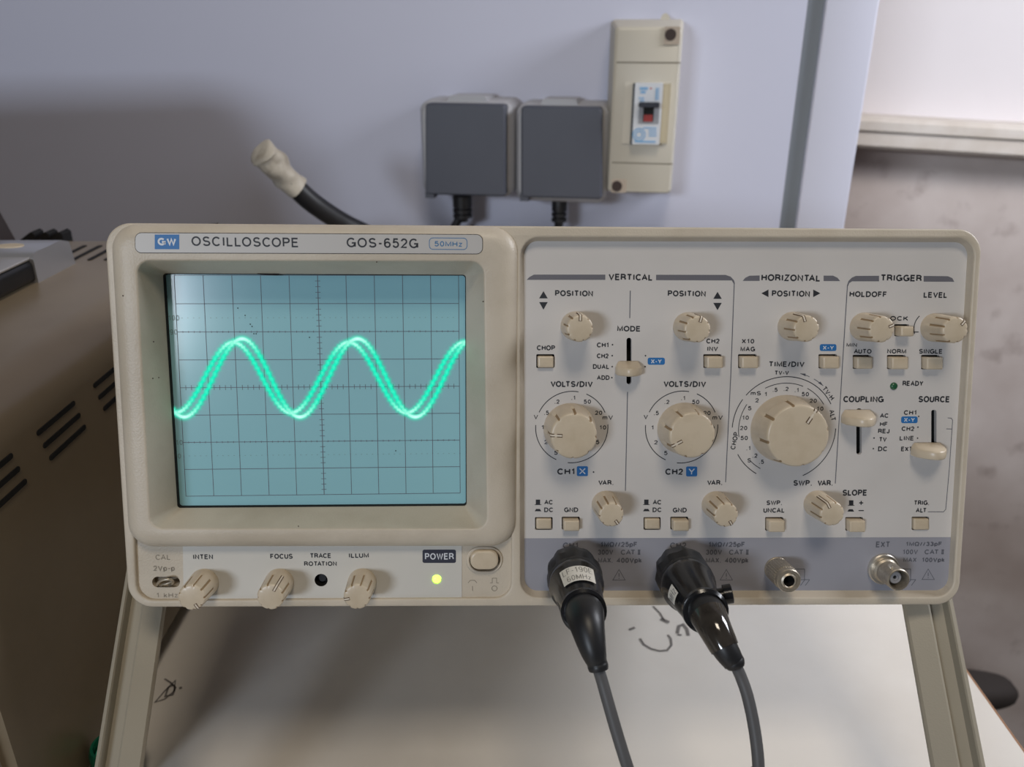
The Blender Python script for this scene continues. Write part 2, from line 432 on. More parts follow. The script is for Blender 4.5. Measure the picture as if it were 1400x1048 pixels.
# ------------------------------------------------------------------ bench back board
XE = (on_board(1204, 0)[0]+on_board(1152, 308)[0])/2
XS0 = (on_board(1105, 0)[0]+on_board(1065.7, 308)[0])/2
XS1 = (on_board(1129, 0)[0]+on_board(1087.8, 308)[0])/2
M_board = mat('board_laminate', (200, 202, 220), .5, noise=.012, nscale=5)
root = empty('back_board', Matrix.Translation(boardfn(0, 0, -.05)) @ Matrix.Rotation(-PSI, 4, 'Z'))
tag(root, 'large white laminate board standing behind the oscilloscope, with a grey edge strip', 'board')
bl = lambda s, d, z: (s, -d, z+.05)
mb = MB(bl); mb.box(-1.3, XS0, -.018, 0, -.05, .9); mb.build('panel_sheet', M_board, root)
mb = MB(bl); mb.box(XS0, XS1, -.018, -.004, -.05, .9); mb.build('groove_strip', mat('grey_strip', (128, 134, 140), .45), root)['label'] = 'grey recessed strip'
mb = MB(bl); mb.box(XS1, XE, -.018, .002, -.05, .9, .0015); mb.build('edge_stile', mat('stile', (206, 207, 222), .45), root)

# ------------------------------------------------------------------ bench
M_bench = mat('bench_laminate', (226, 222, 216), .35, noise=.015, nscale=12, dirt=(190, 180, 168), dscale=9, damt=.25)
root = empty('workbench', Matrix.Translation((0, .35, -.75)))
tag(root, 'white laminate workbench with brown edge banding under the instruments', 'workbench')
BX = .2375
wl = lambda x, y, z: (x, y-.35, z+.75)
mb = MB(wl); mb.box(-1.1, BX-.0015, -.12, .68, -.025, 0); top = mb.build('worktop', M_bench, root)
mb = MB(wl); mb.box(BX-.0015, BX, -.12, .68, -.025, -.0004); mb.build('edge_band', mat('edge_band', (150, 112, 82), .5), root)['label'] = 'brown edge band'
for lx in (-1.02, .16):
    for ly in (-.08, .62):
        mb = MB(wl); mb.box(lx, lx+.035, ly, ly+.035, -.75, -.026); mb.build('leg', mat('leg_steel', (70, 70, 72), .5), root)
mk = MB(wl)
def scrib(P, hw=.0006):
    pts = [on_z(x, y) for x, y in P]; flat = [(p.x, p.y) for p in pts]
    m = MB(); ribbon(m, flat, hw, .0003)
    n0 = len(mk.v)
    for v in m.v: mk.v.append(wl(*v))
    for f in m.f: mk.f.append(tuple(i+n0 for i in f)); mk.mi.append(0)
scrib([(875, 873), (880, 881), (890, 887), (902, 890), (912, 889), (918, 882), (917, 873), (913, 868)])
scrib([(926, 866), (928, 856), (934, 854), (939, 860), (941, 869)], .0009)
scrib([(926, 868), (932, 868)]); scrib([(893, 829), (902, 838), (908, 848)], .0005); scrib([(903, 846), (915, 851)], .0012); scrib([(860, 861), (868, 858)], .0008)
scrib([(212, 960), (225, 945), (235, 935), (240, 930), (238, 945), (225, 956), (212, 960)], .0004)
scrib([(225, 928), (233, 933), (240, 940), (236, 950), (226, 952), (230, 940), (238, 936)], .0005)
scrib([(245, 941), (249, 940)], .0008)
mk_o = mk.build('marker_scribble', mat('marker_ink', (120, 116, 114), .6), root, smooth=0); mk_o['label'] = 'dark marker scribbles'; mk_o['kind'] = 'stuff'

# ------------------------------------------------------------------ instrument on the left
root = empty('bench_instrument', Matrix.Translation((-.38, .37, 0)))
tag(root, 'large old beige cased instrument with vent slots, left of the oscilloscope', 'instrument')
il = lambda x, y, z: (x+.38, y-.37, z)
M_inst = mat('old_beige_enamel', (132, 118, 98), .30, noise=.04, nscale=14, dirt=(92, 80, 58), dscale=7, damt=.5)
XR, ZT, Y0, Y1, RC = -.184, .186, .228, .51, .020
mb = MB(il)
prof = [(-1.0, .012), (XR, .012)] + [(XR-RC+RC*math.cos(math.radians(a)), ZT-RC+RC*math.sin(math.radians(a))) for a in range(0, 91, 15)] + [(-1.0, ZT)]
mb.loft([[(x, y, z) for x, z in prof] for y in (Y0, Y1)])
case = mb.build('case', M_inst, root, smooth=20)
mb = MB(il)
mb.loft([[(x, y, z) for x, z in [(-.99, .02), (XR-.006, .02), (XR-.006, ZT-.012), (XR-.012, ZT-.006), (-.99, ZT-.006)]] for y in (Y0-.006, Y0+.001)])
mb.build('front_panel', mat('instrument_front', (176, 170, 164), .5), root)['label'] = 'pale front panel'
for gy in (.240, .287, .334, .381, .428, .466):
    for k in range(3):
        z = .1625-.0065*k
        mb = MB(il); mb.loft([[(x, y, zz) for y, zz in rrect(gy+.002*k, gy+.030+.002*k, z-.0011, z+.0011, .0011, 3)] for x in (XR-.003, XR+.0004)])
        mb.build('vent_slot', M_dark, case, smooth=0)
for k in range(5):
    x = -.262+.0095*k
    mb = MB(il); mb.loft([[(a, b, z) for a, b in rrect(x, x+.0028, .462, .498, .0014, 3)] for z in (ZT-.003, ZT+.0004)])
    mb.build('vent_slot', M_dark, case, smooth=0)
# carrying strap with chrome bracket on top
hx0, hx1 = -.277, -.247
mb = MB(il); 
for (a, b) in ((.25, .421),):
    mb.loft([[(x, y, z) for x, z in rrect(hx0, hx1, ZT+.0005, ZT+.012, .003, 4)] for y in (a, b)])
st = mb.build('carrying_strap', mat('black_strap', (20, 19, 20), .35), root); st['label'] = 'black carrying strap'
mb = MB(il)
mb.loft([[(x, y, z) for x, z in rrect(hx0+.0008, hx1-.0008, ZT+.0118, ZT+.0135, .0008, 3)] for y in (.24, .421)])
mb.build('strap_trim', M_nickel, st)
mb = MB(il)
pl = [(.416, ZT), (.416, ZT+.013), (.419, ZT+.0155), (.446, ZT+.0155), (.4535, ZT+.013), (.4555, ZT)]
mb.loft([[(x, y, z) for y, z in pl] for x in (hx0-.004, hx1+.001)])
br = mb.build('strap_bracket', mat('satin_chrome', (196, 196, 200), .3, metal=.7), root, smooth=40); br['label'] = 'satin chrome bracket'
mb = MB(il); mb.loft([[(hx0+.011+a, .432+b, z) for a, b in arc(0, 0, .007, .0045, 0, 345, 23)] for z in (ZT+.0155, ZT+.0160)])
mb.build('screw_cover', mat('cream_insert', (200, 184, 158), .5), br)
for x in (-.2985, -.2895, -.281):
    mb = MB(il); mb.loft([[(a, y, b) for a, b in ((x-.010, ZT-.03), (x+.0005, ZT-.03), (x+.0005, ZT+.004), (x-.0015, ZT+.0055), (x-.010, ZT))] for y in (Y1+.001, Y1+.012)])
    mb.build('rear_fin', M_dark, root)
mb = MB(il); mb.loft([[(a, y, b) for a, b in ((-.215, ZT-.03), (-.19, ZT-.03), (-.186, ZT+.009), (-.193, ZT+.008), (-.212, ZT))] for y in (Y1+.001, Y1+.012)])
mb.build('rear_fin', M_dark, root)
for x in (-.95, -.215):
    for y in (.26, .48):
        mb = MB(il); mb.loft([[(x+r*math.cos(t), y+r*math.sin(t), z) for t in [PI/8*k for k in range(16)]] for z, r in ((0, .011), (.012, .013))])
        mb.build('foot', M_rubber, root)
# taller dark instrument standing on it, almost all left of the frame
root = empty('stacked_instrument', Matrix.Translation((-.44, .44, ZT)))
tag(root, 'dark brown box on the beige instrument at the far left edge', 'instrument')
sl_ = lambda x, y, z: (x+.44, y-.44, z-ZT)
mb = MB(sl_); mb.loft([[(-.98, y, ZT+.001), (-.3065, y, ZT+.001), (-.343, y, ZT+.118), (-.35, y, ZT+.122), (-.98, y, ZT+.122)] for y in (.38, .505)])
mb.build('case', mat('brown_case', (46, 36, 32), .5, noise=.1, nscale=20), root)
mb = MB(sl_); mb.box(-.96, -.36, .376, .38, ZT+.012, ZT+.110); mb.build('front_panel', mat('brown_front', (70, 58, 50), .5), root)
# green reel beside the handle leg
root = empty('green_reel', Matrix.Translation((*on_z(166, 1068)[:2], 0)))
tag(root, 'small green plastic reel on the bench behind the left handle leg', 'reel')
mb = MB(); n = 32
prf = [(.0087, 0), (.0097, .002), (.0097, .020), (.0087, .0225), (.0076, .0225), (.0072, .002)]
mb.loft([[(r*math.cos(2*PI*k/n), r*math.sin(2*PI*k/n), z) for k in range(n)] for r, z in prf])
mb.build('rim', mat('green_plastic', (16, 92, 70), .25), root)
mb = MB(); mb.loft([[(r*math.cos(2*PI*k/n), r*math.sin(2*PI*k/n), z) for k in range(n)] for r, z in [(.0070, .003), (.0070, .019), (.004, .019)]])
mb.build('core', mat('green_core', (40, 150, 120), .4), root)

# ------------------------------------------------------------------ chair pushed under the bench
root = empty('office_chair', Matrix.Translation((.22, .62, -.75)))
tag(root, 'dark padded office chair pushed under the bench, one armrest end showing', 'chair')
M_fab = mat('chair_fabric', (50, 44, 42), .8, noise=.08, nscale=80)
M_cst = mat('chair_shell', (34, 32, 32), .5)
p = on_z(1386, 943, -.27); p.x -= .048
mb = MB(lambda x, y, z: (x-.22, y-.62, z+.75))
L = []
for t in range(17):
    a = -PI/2+PI*t/16; x = p.x-.02+.068*math.sin(a); k = max(math.cos(a), .05)**.5
    L.append([(x, p.y+yy*k, -.27+zz*k) for yy, zz in rrect(-.022, .022, -.014, .014, .012, 4)])
mb.loft(L); mb.build('armrest', M_fab, root, smooth=60)
cl = lambda x, y, z: (x-.22, y-.62, z+.75)
mb = MB(cl); mb.tube([(p.x-.05, p.y, -.285), (p.x-.055, p.y, -.34), (p.x-.09, p.y, -.378), (.30, .6, -.385)], [.012]*4, 12); mb.build('armrest_post', M_cst, root)
mb = MB(cl); mb.box(.02, .42, .42, .80, -.39, -.335, .018); mb.build('seat', M_fab, root)
mb = MB(cl); mb.tube([(.22, .62, -.39), (.22, .62, -.68)], [.022, .022], 14); mb.build('column', M_cst, root)
for k in range(5):
    a = 2*PI*k/5
    mb = MB(cl); mb.tube([(.22, .62, -.68), (.22+.2*math.cos(a), .62+.2*math.sin(a), -.715)], [.018, .012], 10); lg = mb.build('leg', M_cst, root)
    mb = MB(cl); mb.tube([(.22+.2*math.cos(a), .62+.2*math.sin(a)-.01, -.728), (.22+.2*math.cos(a), .62+.2*math.sin(a)+.01, -.728)], [.021, .021], 14); mb.build('caster', M_cst, lg)

# ------------------------------------------------------------------ sockets, breaker box and cords on the board
M_sock = mat('socket_grey', (176, 176, 180), .45); M_flap = mat('flap_dark_grey', (74, 77, 88), .5, noise=.03, nscale=30)
def socket(fx0, fx1, fy0, fy1, bx0, bx1, by0, by1, lx0, lx1, ly0, label):
    D = .046
    A = on_board((bx0+bx1)/2, (by0+by1)/2, D*.6)
    s0 = A[0]; z0 = on_board((bx0+bx1)/2, by1, D*.6)[1]
    root = empty('wall_socket', Matrix.Translation(boardfn(s0, 0, z0)) @ Matrix.Rotation(-PSI, 4, 'Z'))
    tag(root, label, 'socket', 'grey sockets on the board')
    fn = lambda s, d, z: (s-s0, -d, z-z0)
    bw = on_board(bx0, 200, D)[0], on_board(bx1, 200, D)[0]; bh = on_board(640, by1, D)[1], on_board(640, by0, D)[1]
    mb = MB(fn)
    mb.loft([[(a, d, b) for a, b in rrect(bw[0]+i, bw[1]-i, bh[0]+i, bh[1]-i, .008, 5)] for d, i in ((.0, 0), (D*.55, 0), (D*.9, .001), (D, .004))])
    body = mb.build('socket_body', M_sock, root)
    D2 = D+.001
    q = [on_board(fx0, fy0, D2+.008), on_board(fx1, fy0+2, D2+.008), on_board(fx1, fy1+3, D2+.008), on_board(fx0, fy1, D2+.008)]
    mb = MB(fn)
    mb.loft([[(a, d, b) for a, b in qrect(q, .003, i, 4)] for d, i in ((D-.004, 0), (D2+.006, 0), (D2+.008, .0015))])
    fl = mb.build('hinged_lid', M_flap, root); fl['label'] = 'dark grey hinged lid'
    l0, l1, zt = on_board(lx0, 135, D*.7)[0], on_board(lx1, 135, D*.7)[0], on_board(640, ly0, D*.7)[1]
    mb = MB(fn); mb.loft([[(a, d, b) for a, b in [(l0, bh[1]-.006), (l1, bh[1]-.006), (l1-.004, zt), (l0+.004, zt)]] for d in (.008, D-.004)])
    mb.build('hinge_lug', M_sock, root)
    mb = MB(fn); mb.box(on_board(fx0+1, 200, D2)[0], on_board(fx0+13, 200, D2)[0], D2-.004, D2+.007, q[3][1]-.003, q[3][1]+.002); mb.build('lid_catch', M_flap, fl)
    return D
socket(581, 691, 141, 266, 573, 701, 137, 270, 612, 674, 130, 'grey socket with dark lid farther from the beige breaker box')
socket(712, 823, 145, 270, 703, 832, 140, 274, 738, 796, 133, 'grey socket with dark lid touching the beige breaker box')
M_cord = mat('cord_black', (22, 22, 26), .45)
def cord(x_top, y_top, pts, label, wid):
    d = .034
    s0, z0 = on_board(x_top, y_top, d)
    bot = (s0, 0)
    root = empty('power_cord', Matrix.Translation(boardfn(s0, .0, 0.001)) @ Matrix.Rotation(-PSI, 4, 'Z'))
    tag(root, label, 'cord', 'black power cords under the sockets')
    fn = lambda s, dd, z: (s-s0, -dd, z-.001)
    zz = z0
    mb = MB(fn); P = []; R = []
    prof = [(.004, .0055), (0, wid), (-.009, wid), (-.0093, wid*.7), (-.0105, wid*.7), (-.0108, wid), (-.0135, wid), (-.0138, wid*.7), (-.015, wid*.7), (-.0153, wid), (-.018, wid), (-.0183, wid*.62), (-.0215, wid*.55)]
    for dz, r in prof: P.append((s0, d, z0+dz)); R.append(r)
    mb.tube(P, R, 14, up=(1, 0, 0)); mb.build('strain_relief', M_cord, root, smooth=30)
    Q = [on_board(x, y, d) for x, y in pts]
    path = [(s0, d, z0-.02)]+[(a, d, b) for a, b in Q]+[(Q[-1][0]-.004, d-.006, .06), (Q[-1][0]+.004, d-.008, .02), (Q[-1][0]+.02, d-.012, .0055), (Q[-1][0]+.07, d-.012, .0055)]
    sm = smooth_path(path, 6); mb = MB(fn); mb.tube(sm, .0035, 12, up=(1, 0, 0)); mb.build('cord', M_cord, root, smooth=60)
def smooth_path(P, k=5):
    P = [Vector(p) for p in P]; out = []
    for i in range(len(P)-1):
        p0, p1, p2, p3 = P[max(i-1, 0)], P[i], P[i+1], P[min(i+2, len(P)-1)]
        for j in range(k):
            t = j/k
            out.append(.5*((2*p1)+(p2-p0)*t+(2*p0-5*p1+4*p2-p3)*t*t+(3*p1-p0-3*p2+p3)*t**3))
    out.append(P[-1]); return [tuple(p) for p in out]
cord(632, 268, [(627, 300), (616, 320), (600, 350)], 'black power cord with thick plug neck under the socket nearer the taped cable', .0085)
cord(765, 273, [(764, 300), (763, 330), (765, 360)], 'black power cord hanging from the socket beside the breaker box', .0065)

# breaker box
M_brk = mat('breaker_beige', (196, 190, 176), .45, noise=.015, nscale=25)
D = .05
kx = .2958; ZB = lambda x, y: (700+x*kx, y*kx)
def bq(pts, d): return [on_board(*ZB(x, y), d) for x, y in pts]
q = bq([(478, 132), (784, 130), (733, 892), (453, 892)], D)
s0 = sum(p[0] for p in q)/4; z0 = q[2][1]
Zc = [sum(p[0] for p in q)/4, sum(p[1] for p in q)/4]
wq = (abs(q[1][0]-q[0][0])+abs(q[2][0]-q[3][0]))/2; x0_, x1_ = s0-wq/2, s0+wq/2; zt_ = (q[0][1]+q[1][1])/2; zb_ = z0
root = empty('breaker_box', Matrix.Translation(boardfn(s0, 0, zb_)) @ Matrix.Rotation(-PSI, 4, 'Z'))
tag(root, 'tall beige breaker box mounted on the board right of the grey sockets', 'breaker box')
fn = lambda s, d, z: (s-s0, -d, z-zb_)
mb = MB(fn)
mb.loft([[(a, d, b) for a, b in rrect(x0_-i, x1_+j, zb_-i*.5, zt_+i, .003, 4)] for d, i, j in ((0, .007, .001), (D*.6, .006, .001), (D*.97, .001, .0), (D, -.001, -.001))])
box = mb.build('enclosure', M_brk, root)
def BB(name, x0, x1, y0, y1, d0, d1, m, par, r=.001, lab=None):
    a = bq([(x0, y0), (x1, y0), (x1, y1), (x0, y1)], d1)
    xs = ((a[0][0]+a[3][0])/2, (a[1][0]+a[2][0])/2); zs = ((a[2][1]+a[3][1])/2, (a[0][1]+a[1][1])/2)
    mb = MB(fn); mb.loft([[(p, d, q_) for p, q_ in rrect(xs[0], xs[1], zs[0], zs[1], r, 3)] for d in (d0, d1)])
    o = mb.build(name, m, par); 
    if lab: o['label'] = lab
    return o
M_seam = mat('seam_dark_beige', (120, 112, 98), .7)  # darker beige for the joint lines of the cover
BB('cover_seam', 482, 779, 286, 292, D-.002, D+.0002, M_seam, box, .0002)
BB('cover_seam', 462, 742, 752, 757, D-.002, D+.0002, M_seam, box, .0002)
BB('cover_frame', 515, 728, 380, 665, D-.002, D+.0014, mat('cover_frame', (204, 198, 184), .45), box, .001)
for (a, b, c_, d_, hx, hy) in ((704, 776, 122, 206, 733, 160), (460, 527, 828, 890, 485, 860)):
    pk = BB('screw_pocket', a, b, c_, d_, D-.002, D+.001, mat('screw_pocket', (178, 164, 148), .5), box, .0008)
    h = bq([(hx, hy)], D+.001)[0]
    mb = MB(fn); mb.loft([[(h[0]+.0042*math.cos(t), d, h[1]+.0042*math.sin(t)) for t in [PI/10*k for k in range(20)]] for d in (D-.002, D+.0014)])
    mb.build('screw_hole', mat('rusty_screw', (52, 36, 30), .6), pk)
l = bq([(708, 95)], D*.3)[0]
mb = MB(fn); mb.loft([[(l[0]+.004*math.cos(t), d, zt_+.004+.007*max(math.sin(t), -.4)) for t in [PI/10*k for k in range(20)]] for d in (.004, .02)])
mb.build('top_lug', M_brk, root)
brk = BB('circuit_breaker', 562, 690, 383, 668, D-.01, D+.008, mat('breaker_white', (214, 218, 224), .4), root, .0008, 'white circuit breaker with pale blue print')
BB('side_plate', 552, 563, 385, 668, D-.01, D+.004, mat('breaker_side', (60, 62, 68), .5), brk, .0004)
BB('side_filler', 690, 722, 388, 662, D-.01, D+.0035, mat('yellowed_filler', (186, 174, 146), .5), brk, .0004, 'yellowed filler strip')
BB('lever_window', 585, 680, 492, 572, D, D+.0084, mat('window_grey', (150, 152, 158), .5), brk, .0005)
BB('lever_recess', 606, 655, 492, 562, D, D+.0088, M_dark, brk, .0005)
BB('lever_indicator', 608, 650, 530, 562, D, D+.0092, mat('red_mark', (150, 40, 36), .5), brk, .0005, 'red indicator')
BB('lever', 584, 682, 474, 496, D, D+.016, mat('lever_navy', (26, 30, 44), .35), brk, .0012, 'dark toggle lever')
M_pb = mat('pale_blue_print', (130, 176, 216), .5)
for (a, b, c_, d_) in ((590, 628, 402, 416), (594, 618, 420, 432), (664, 672, 405, 462), (676, 680, 405, 462), (585, 612, 450, 456), (590, 612, 462, 467), (605, 668, 588, 594), (632, 668, 600, 606), (632, 668, 612, 618), (632, 668, 624, 630), (566, 664, 650, 659)):
    BB('printed_mark', a, b, c_, d_, D+.007, D+.0082, M_pb, brk, .0002)
BB('printed_mark', 638, 646, 405, 412, D+.007, D+.0082, mat('red_print', (190, 60, 60), .5), brk, .0002)
c0 = bq([(587, 622)], D+.008)[0]
mb = MB(fn)
for rr in (.0045, .0026): 
    m = MB(); ribbon(m, arc(c0[0], c0[1], rr, rr, 0, 360, 24), .0005, 0)
    n0 = len(mb.v)
    for v in m.v: mb.v.append(fn(v[0], D+.0083, v[1]))
    for f in m.f: mb.f.append(tuple(i+n0 for i in f)); mb.mi.append(0)
mb.build('printed_mark', M_pb, brk, smooth=0)

# taped cable end standing up behind the oscilloscope
def behind(x, y, fy):
    r = ray(x, y); t = fy/r.y; return Vector((0, 0, HC))+r*t
pts = [behind(356, 206, .565), behind(364, 213, .568), behind(385, 236, .574), behind(402, 254, .578), behind(430, 279, .585), behind(470, 305, .60), behind(520, 330, .62), behind(560, 360, .655)]
tail = [Vector((-.05, .70, .10)), Vector((-.03, .708, .03)), Vector((.0, .712, .0075)), Vector((.05, .70, .0075))]
b0_ = pts[-1].copy(); 
root = empty('taped_cable', Matrix.Translation((0, .70, 0)))
tag(root, 'thick black cable ending in pale wrinkled tape, above the oscilloscope', 'cable')
cfn = lambda x, y, z: (x, y-.70, z)
full = smooth_path([tuple(p) for p in pts[2:]+tail], 6)
mb = MB(cfn); mb.tube(full, .0072, 18); mb.build('cable', M_cord, root, smooth=60)
tp = smooth_path([tuple(p) for p in pts[:5]], 6)[:20]
random.seed(7)
wr = [.62, .92, 1.02]+[1.12+.05*math.sin(i*1.3)+.03*random.random() for i in range(len(tp)-3)]
mb = MB(cfn); mb.tube(tp, [.0074*w_*(1.12 if i < 12 else .98) for i, w_ in enumerate(wr)], 18, rfun=lambda a, i: 1+.10*math.sin(3*a+i*.7))
mb.build('tape_wrap', mat('dirty_tape', (186, 178, 164), .5, dirt=(110, 98, 84), dscale=90, damt=.6), root, smooth=60)['label'] = 'pale grubby tape wrap'

# ================================================================== OSCILLOSCOPE
BU, BV, BW = 84.0, -80.0, 8.0
def L(u, v, w): return ((u-BU)*.001, -(w-BW)*.001, (v-BV)*.001)
o_ = panel2world(BU, BV, BW)
ax = panel2world(BU+1000, BV, BW)-o_; ay = o_-panel2world(BU, BV, BW+1000); az = panel2world(BU, BV+1000, BW)-o_
MW = Matrix(((ax.x, ay.x, az.x, o_.x), (ax.y, ay.y, az.y, o_.y), (ax.z, ay.z, az.z, o_.z), (0, 0, 0, 1)))
MWI = MW.inverted()
osc = empty('oscilloscope', MW)
tag(osc, 'beige two channel bench oscilloscope showing a green double sine trace, propped on its handle', 'oscilloscope')
def P(): return MB(L)
WP, WF, WH, WL = 7.7, 11.5, 15.5, 10.0        # control panel, frame face, hood face, lower-left panel
def circ(cx, cy, r, n=28): return [(cx+r*math.cos(2*PI*k/n), cy+r*math.sin(2*PI*k/n)) for k in range(n)]
def pxrect(x0, x1, y0, y1, w, r, n=5): return qrect(PX([(x0, y0), (x1, y0), (x1, y1), (x0, y1)], w), r, 0, n)

# body case behind the front frame
mb = P()
q = [(-52, 55.5), (220, 52.5), (220, -80), (-52, -77)]
mb.loft([[(a, b, w) for a, b in qrect(q, 5, i, 5)] for w, i in ((-2, 0), (-385, 0), (-388, 3))])
body = mb.build('body_case', M_case, osc)
for x in (-30, 198):
    mb = P(); mb.loft([[(x+r*math.cos(t), v, -360+r*math.sin(t)) for t in [PI/8*k for k in range(16)]] for v, r in ((-77, 9), (-87, 8))]); mb.build('rear_foot', M_rubber, body)

# front frame: one moulding with two openings
outer = qrect(PX([(142, 304.5), (1344, 313.5), (1311, 826.5), (176, 830)], WF), 8.5, 0, 10)
holeR = qrect(PX([(711.6, 324.5), (1334, 326), (1303, 816), (712, 816.5)], WF), 6.5, 0, 8)
holeL = qrect(PX([(168, 345), (700, 345), (699, 817.5), (187, 820.5)], WF), 6, 0, 8)
mb = P()
plate(mb, [outer, holeR, holeL], WF, -6, .7, 3, back=False)
frame = mb.build('front_frame', M_case, osc, smooth=40)
# sloping wall of the control panel opening
mb = P()
q2 = qrect(PX([(716, 329.5), (1323.5, 331), (1295.5, 806.5), (717, 807)], WP), 5, 0, 8)
mb.loft([[(a, b, WF-.7) for a, b in holeR], [(a, b, WP-.05) for a, b in q2]], False, False)
mb.build('recess_wall', M_case, frame, smooth=40)
mb = P(); plate(mb, [qrect(PX([(176, 722), (706, 722), (706, 822), (184, 824)], WL), 7), pxrect(641.5, 683.5, 751, 781, WL, 4.2), pxrect(208, 246, 788, 802.5, WL, 1.9, 6), circ(*U(439, 792.7, WL+.25), 2.6), circ(*U(597, 791.6, WL+.25), 1.75), qrect(PX([(205, 701), (650, 701), (650, 702), (222, 702)], WL), .1)][:5], WL, WL-3, 0); mb.build('lower_fascia', M_case, frame)

# hood round the screen
mb = P()
HQ = PX([(151, 305.5), (708, 309.5), (705, 746), (177, 747)], WF)
rows = [[(a, b, WL-1) for a, b in qrect(HQ, 9, 0, 10)]]
for k in range(0, 7):
    ph = k/6*PI/2; ins = 5.6*(1-math.cos(ph)); rows.append([(a, b, WF-1.0+(WH-WF+1.0)*math.sin(ph)) for a, b in qrect(HQ, 9, ins, 10)])
OA = PX([(187, 357), (660.5, 358), (665, 722), (206, 722)], WH)
OB = PX([(222, 373.5), (637, 375.5), (638, 691.5), (242, 694.5)], 2.4)
for ins, dw in ((-.8, 0), (-.5, -.06), (-.2, -.3), (0, -.8)):
    rows.append([(a, b, WH+dw) for a, b in qrect(OA, 4.2, ins, 10)])
rows.append([(a, b, 3.0) for a, b in qrect(OB, 1.1, -.3, 10)])
rows.append([(a, b, 2.4) for a, b in qrect(OB, 1.1, 0, 10)])
rows.append([(a, b, -1.5) for a, b in qrect(OB, 1.1, 0, 10)])
mb.loft(rows, False, False)
hood = mb.build('screen_hood', M_case, osc, smooth=50)
mb = P(); mb.loft([[(a, b, w) for a, b in qrect(OB, 1.3, i, 10)] for w, i in ((1.9, -.3), (1.9, .12), (1.5, .3), (-.5, .3))], False, False); mb.build('screen_dark_rim', M_dark, hood, smooth=40)['label'] = 'added black ring at the screen edge'  # black ring added to give the screen its dark edge gap
mb = P(); mb.loft([[(*U(x, y, w), w) for x, y in ((346, 371.5), (352, 370.8), (382, 374), (380, 376.5), (356, 375.5))] for w in (1.2, 2.7)]); mb.build('dark_mark', M_dark, hood, smooth=0)  # small black piece added as the dark smudge at the screen's top edge
mb = P()
for x, y in ((660.5, 412), (193, 462), (210, 467), (168, 404), (217, 516), (515, 358), (408, 719), (209, 517)):
    w_ = WH+.02 if x > 650 or y < 360 or y > 715 or x < 180 else 11.0
    u_, v_ = U(x, y, w_); fill(mb, circ(u_, v_, .25, 7), w_)
mb.build('chip_marks', mat('chip_dark', (70, 58, 46), .7), hood, smooth=0)
# name plate
NP = PX([(184.5, 317.5), (660.3, 320), (660.3, 347.5), (184.5, 346)], WH)
mb = P(); mb.loft([[(a, b, w) for a, b in qrect(NP, 2.2, 0, 6)] for w in (WH-.3, WH+.05)]); mb.build('plate_gap', mat('plate_gap', (60, 56, 50), .7), hood, smooth=0)
mb = P(); mb.loft([[(a, b, w) for a, b in qrect(NP, 2.2, .22, 6)] for w in (WH-.3, WH+.22)]); npl = mb.build('name_plate', M_plate, osc, smooth=30); npl['label'] = 'pale grey name plate'
WN = WH+.27
def legend(parent, m, items, w, th=.2, name='lettering', gap=.36, space=.42):
    for it in items:
        mb = P(); put_text(mb, it[0], *it[1:5], w, th, gap, space); mb.build(name, m, parent, smooth=0)
mb = P(); pxfill(mb, [(211.5, 320.5), (245, 320.5), (245, 340.5), (211.5, 340.5)], WN); mb.build('emblem', M_blue, npl, smooth=0)
legend(npl, M_white, [('GW', 215.5, 241, 325, 335.5)], WN+.03, .25, 'lettering', .42)
legend(npl, M_ink, [('OSCILLOSCOPE', 262, 408.5, 323.8, 337), ('GOS-652G', 474, 571.8, 325.3, 338.6)], WN, .165)
legend(npl, M_blue2, [('50MHz', 594, 632, 329.6, 337)], WN, .19)
mb = P(); ribbon(mb, qrect(PX([(587, 325), (638.5, 325.4), (638.5, 341), (587, 340.6)], WN), 1.2, 0, 5), .12, WN, True); mb.build('lettering_frame', M_blue2, npl, smooth=0)

# screen
def screen_material():
    m = mat('screen_glass', (96, 150, 160), .16, coat=.3, spec=.5); nt = m.node_tree; b = nt.nodes['Principled BSDF']
    b.inputs['Base Color'].default_value = (*lin((150, 202, 214)), 1)
    return m
SQ = [(-55.5, 42.5), (55.5, 42.5), (55.5, -46.5), (-55.5, -46.5)]
mb = P(); mb.loft([[(a, b, w) for a, b in qrect(SQ, 2, 0, 5)] for w in (-3, 0)]); scr = mb.build('screen', screen_material(), osc, smooth=20); scr['label'] = 'teal tinted screen'
M_grat = mat('graticule_ink', (92, 96, 112), .5); M_grat2 = mat('graticule_faint', (118, 148, 156), .5)
mb = P(); wg = .06; hw = .10
for k in range(11): ribbon(mb, [(-50+10*k, 40), (-50+10*k, -40)], hw if k != 5 else .13, wg)
for k in range(9): ribbon(mb, [(-50, 40-10*k), (50, 40-10*k)], hw, wg+.002)
for k in range(51):
    if k % 5: ribbon(mb, [(-50+2*k, -.9), (-50+2*k, .9)], .09, wg+.004)
for k in range(41):
    if k % 5: ribbon(mb, [(-.9, 40-2*k), (.9, 40-2*k)], .09, wg+.004)
for k in range(51):
    if k % 5:
        for v in (20, -20): ribbon(mb, [(-50+2*k, v-.35), (-50+2*k, v+.35)], .09, wg+.004)
mb.build('graticule', M_grat, scr, smooth=0)
mb = P()
for k in range(51):
    for v in (25, -25): ribbon(mb, [(-50+2*k-.2, v), (-50+2*k+.2, v)], .09, wg)
for s_, u_, v_ in (('100', -51.5, 25), ('90', -51.2, 20), ('10', -51.2, -20), ('0', -50.8, -25)):
    st = strokes(s_)
    for Q in st: ribbon(mb, [(u_-1.2+a*1.6, v_-.8+b*1.6) for a, b in Q], .13, wg)
mb.build('graticule_dots', M_grat2, scr, smooth=0)
mb = P()
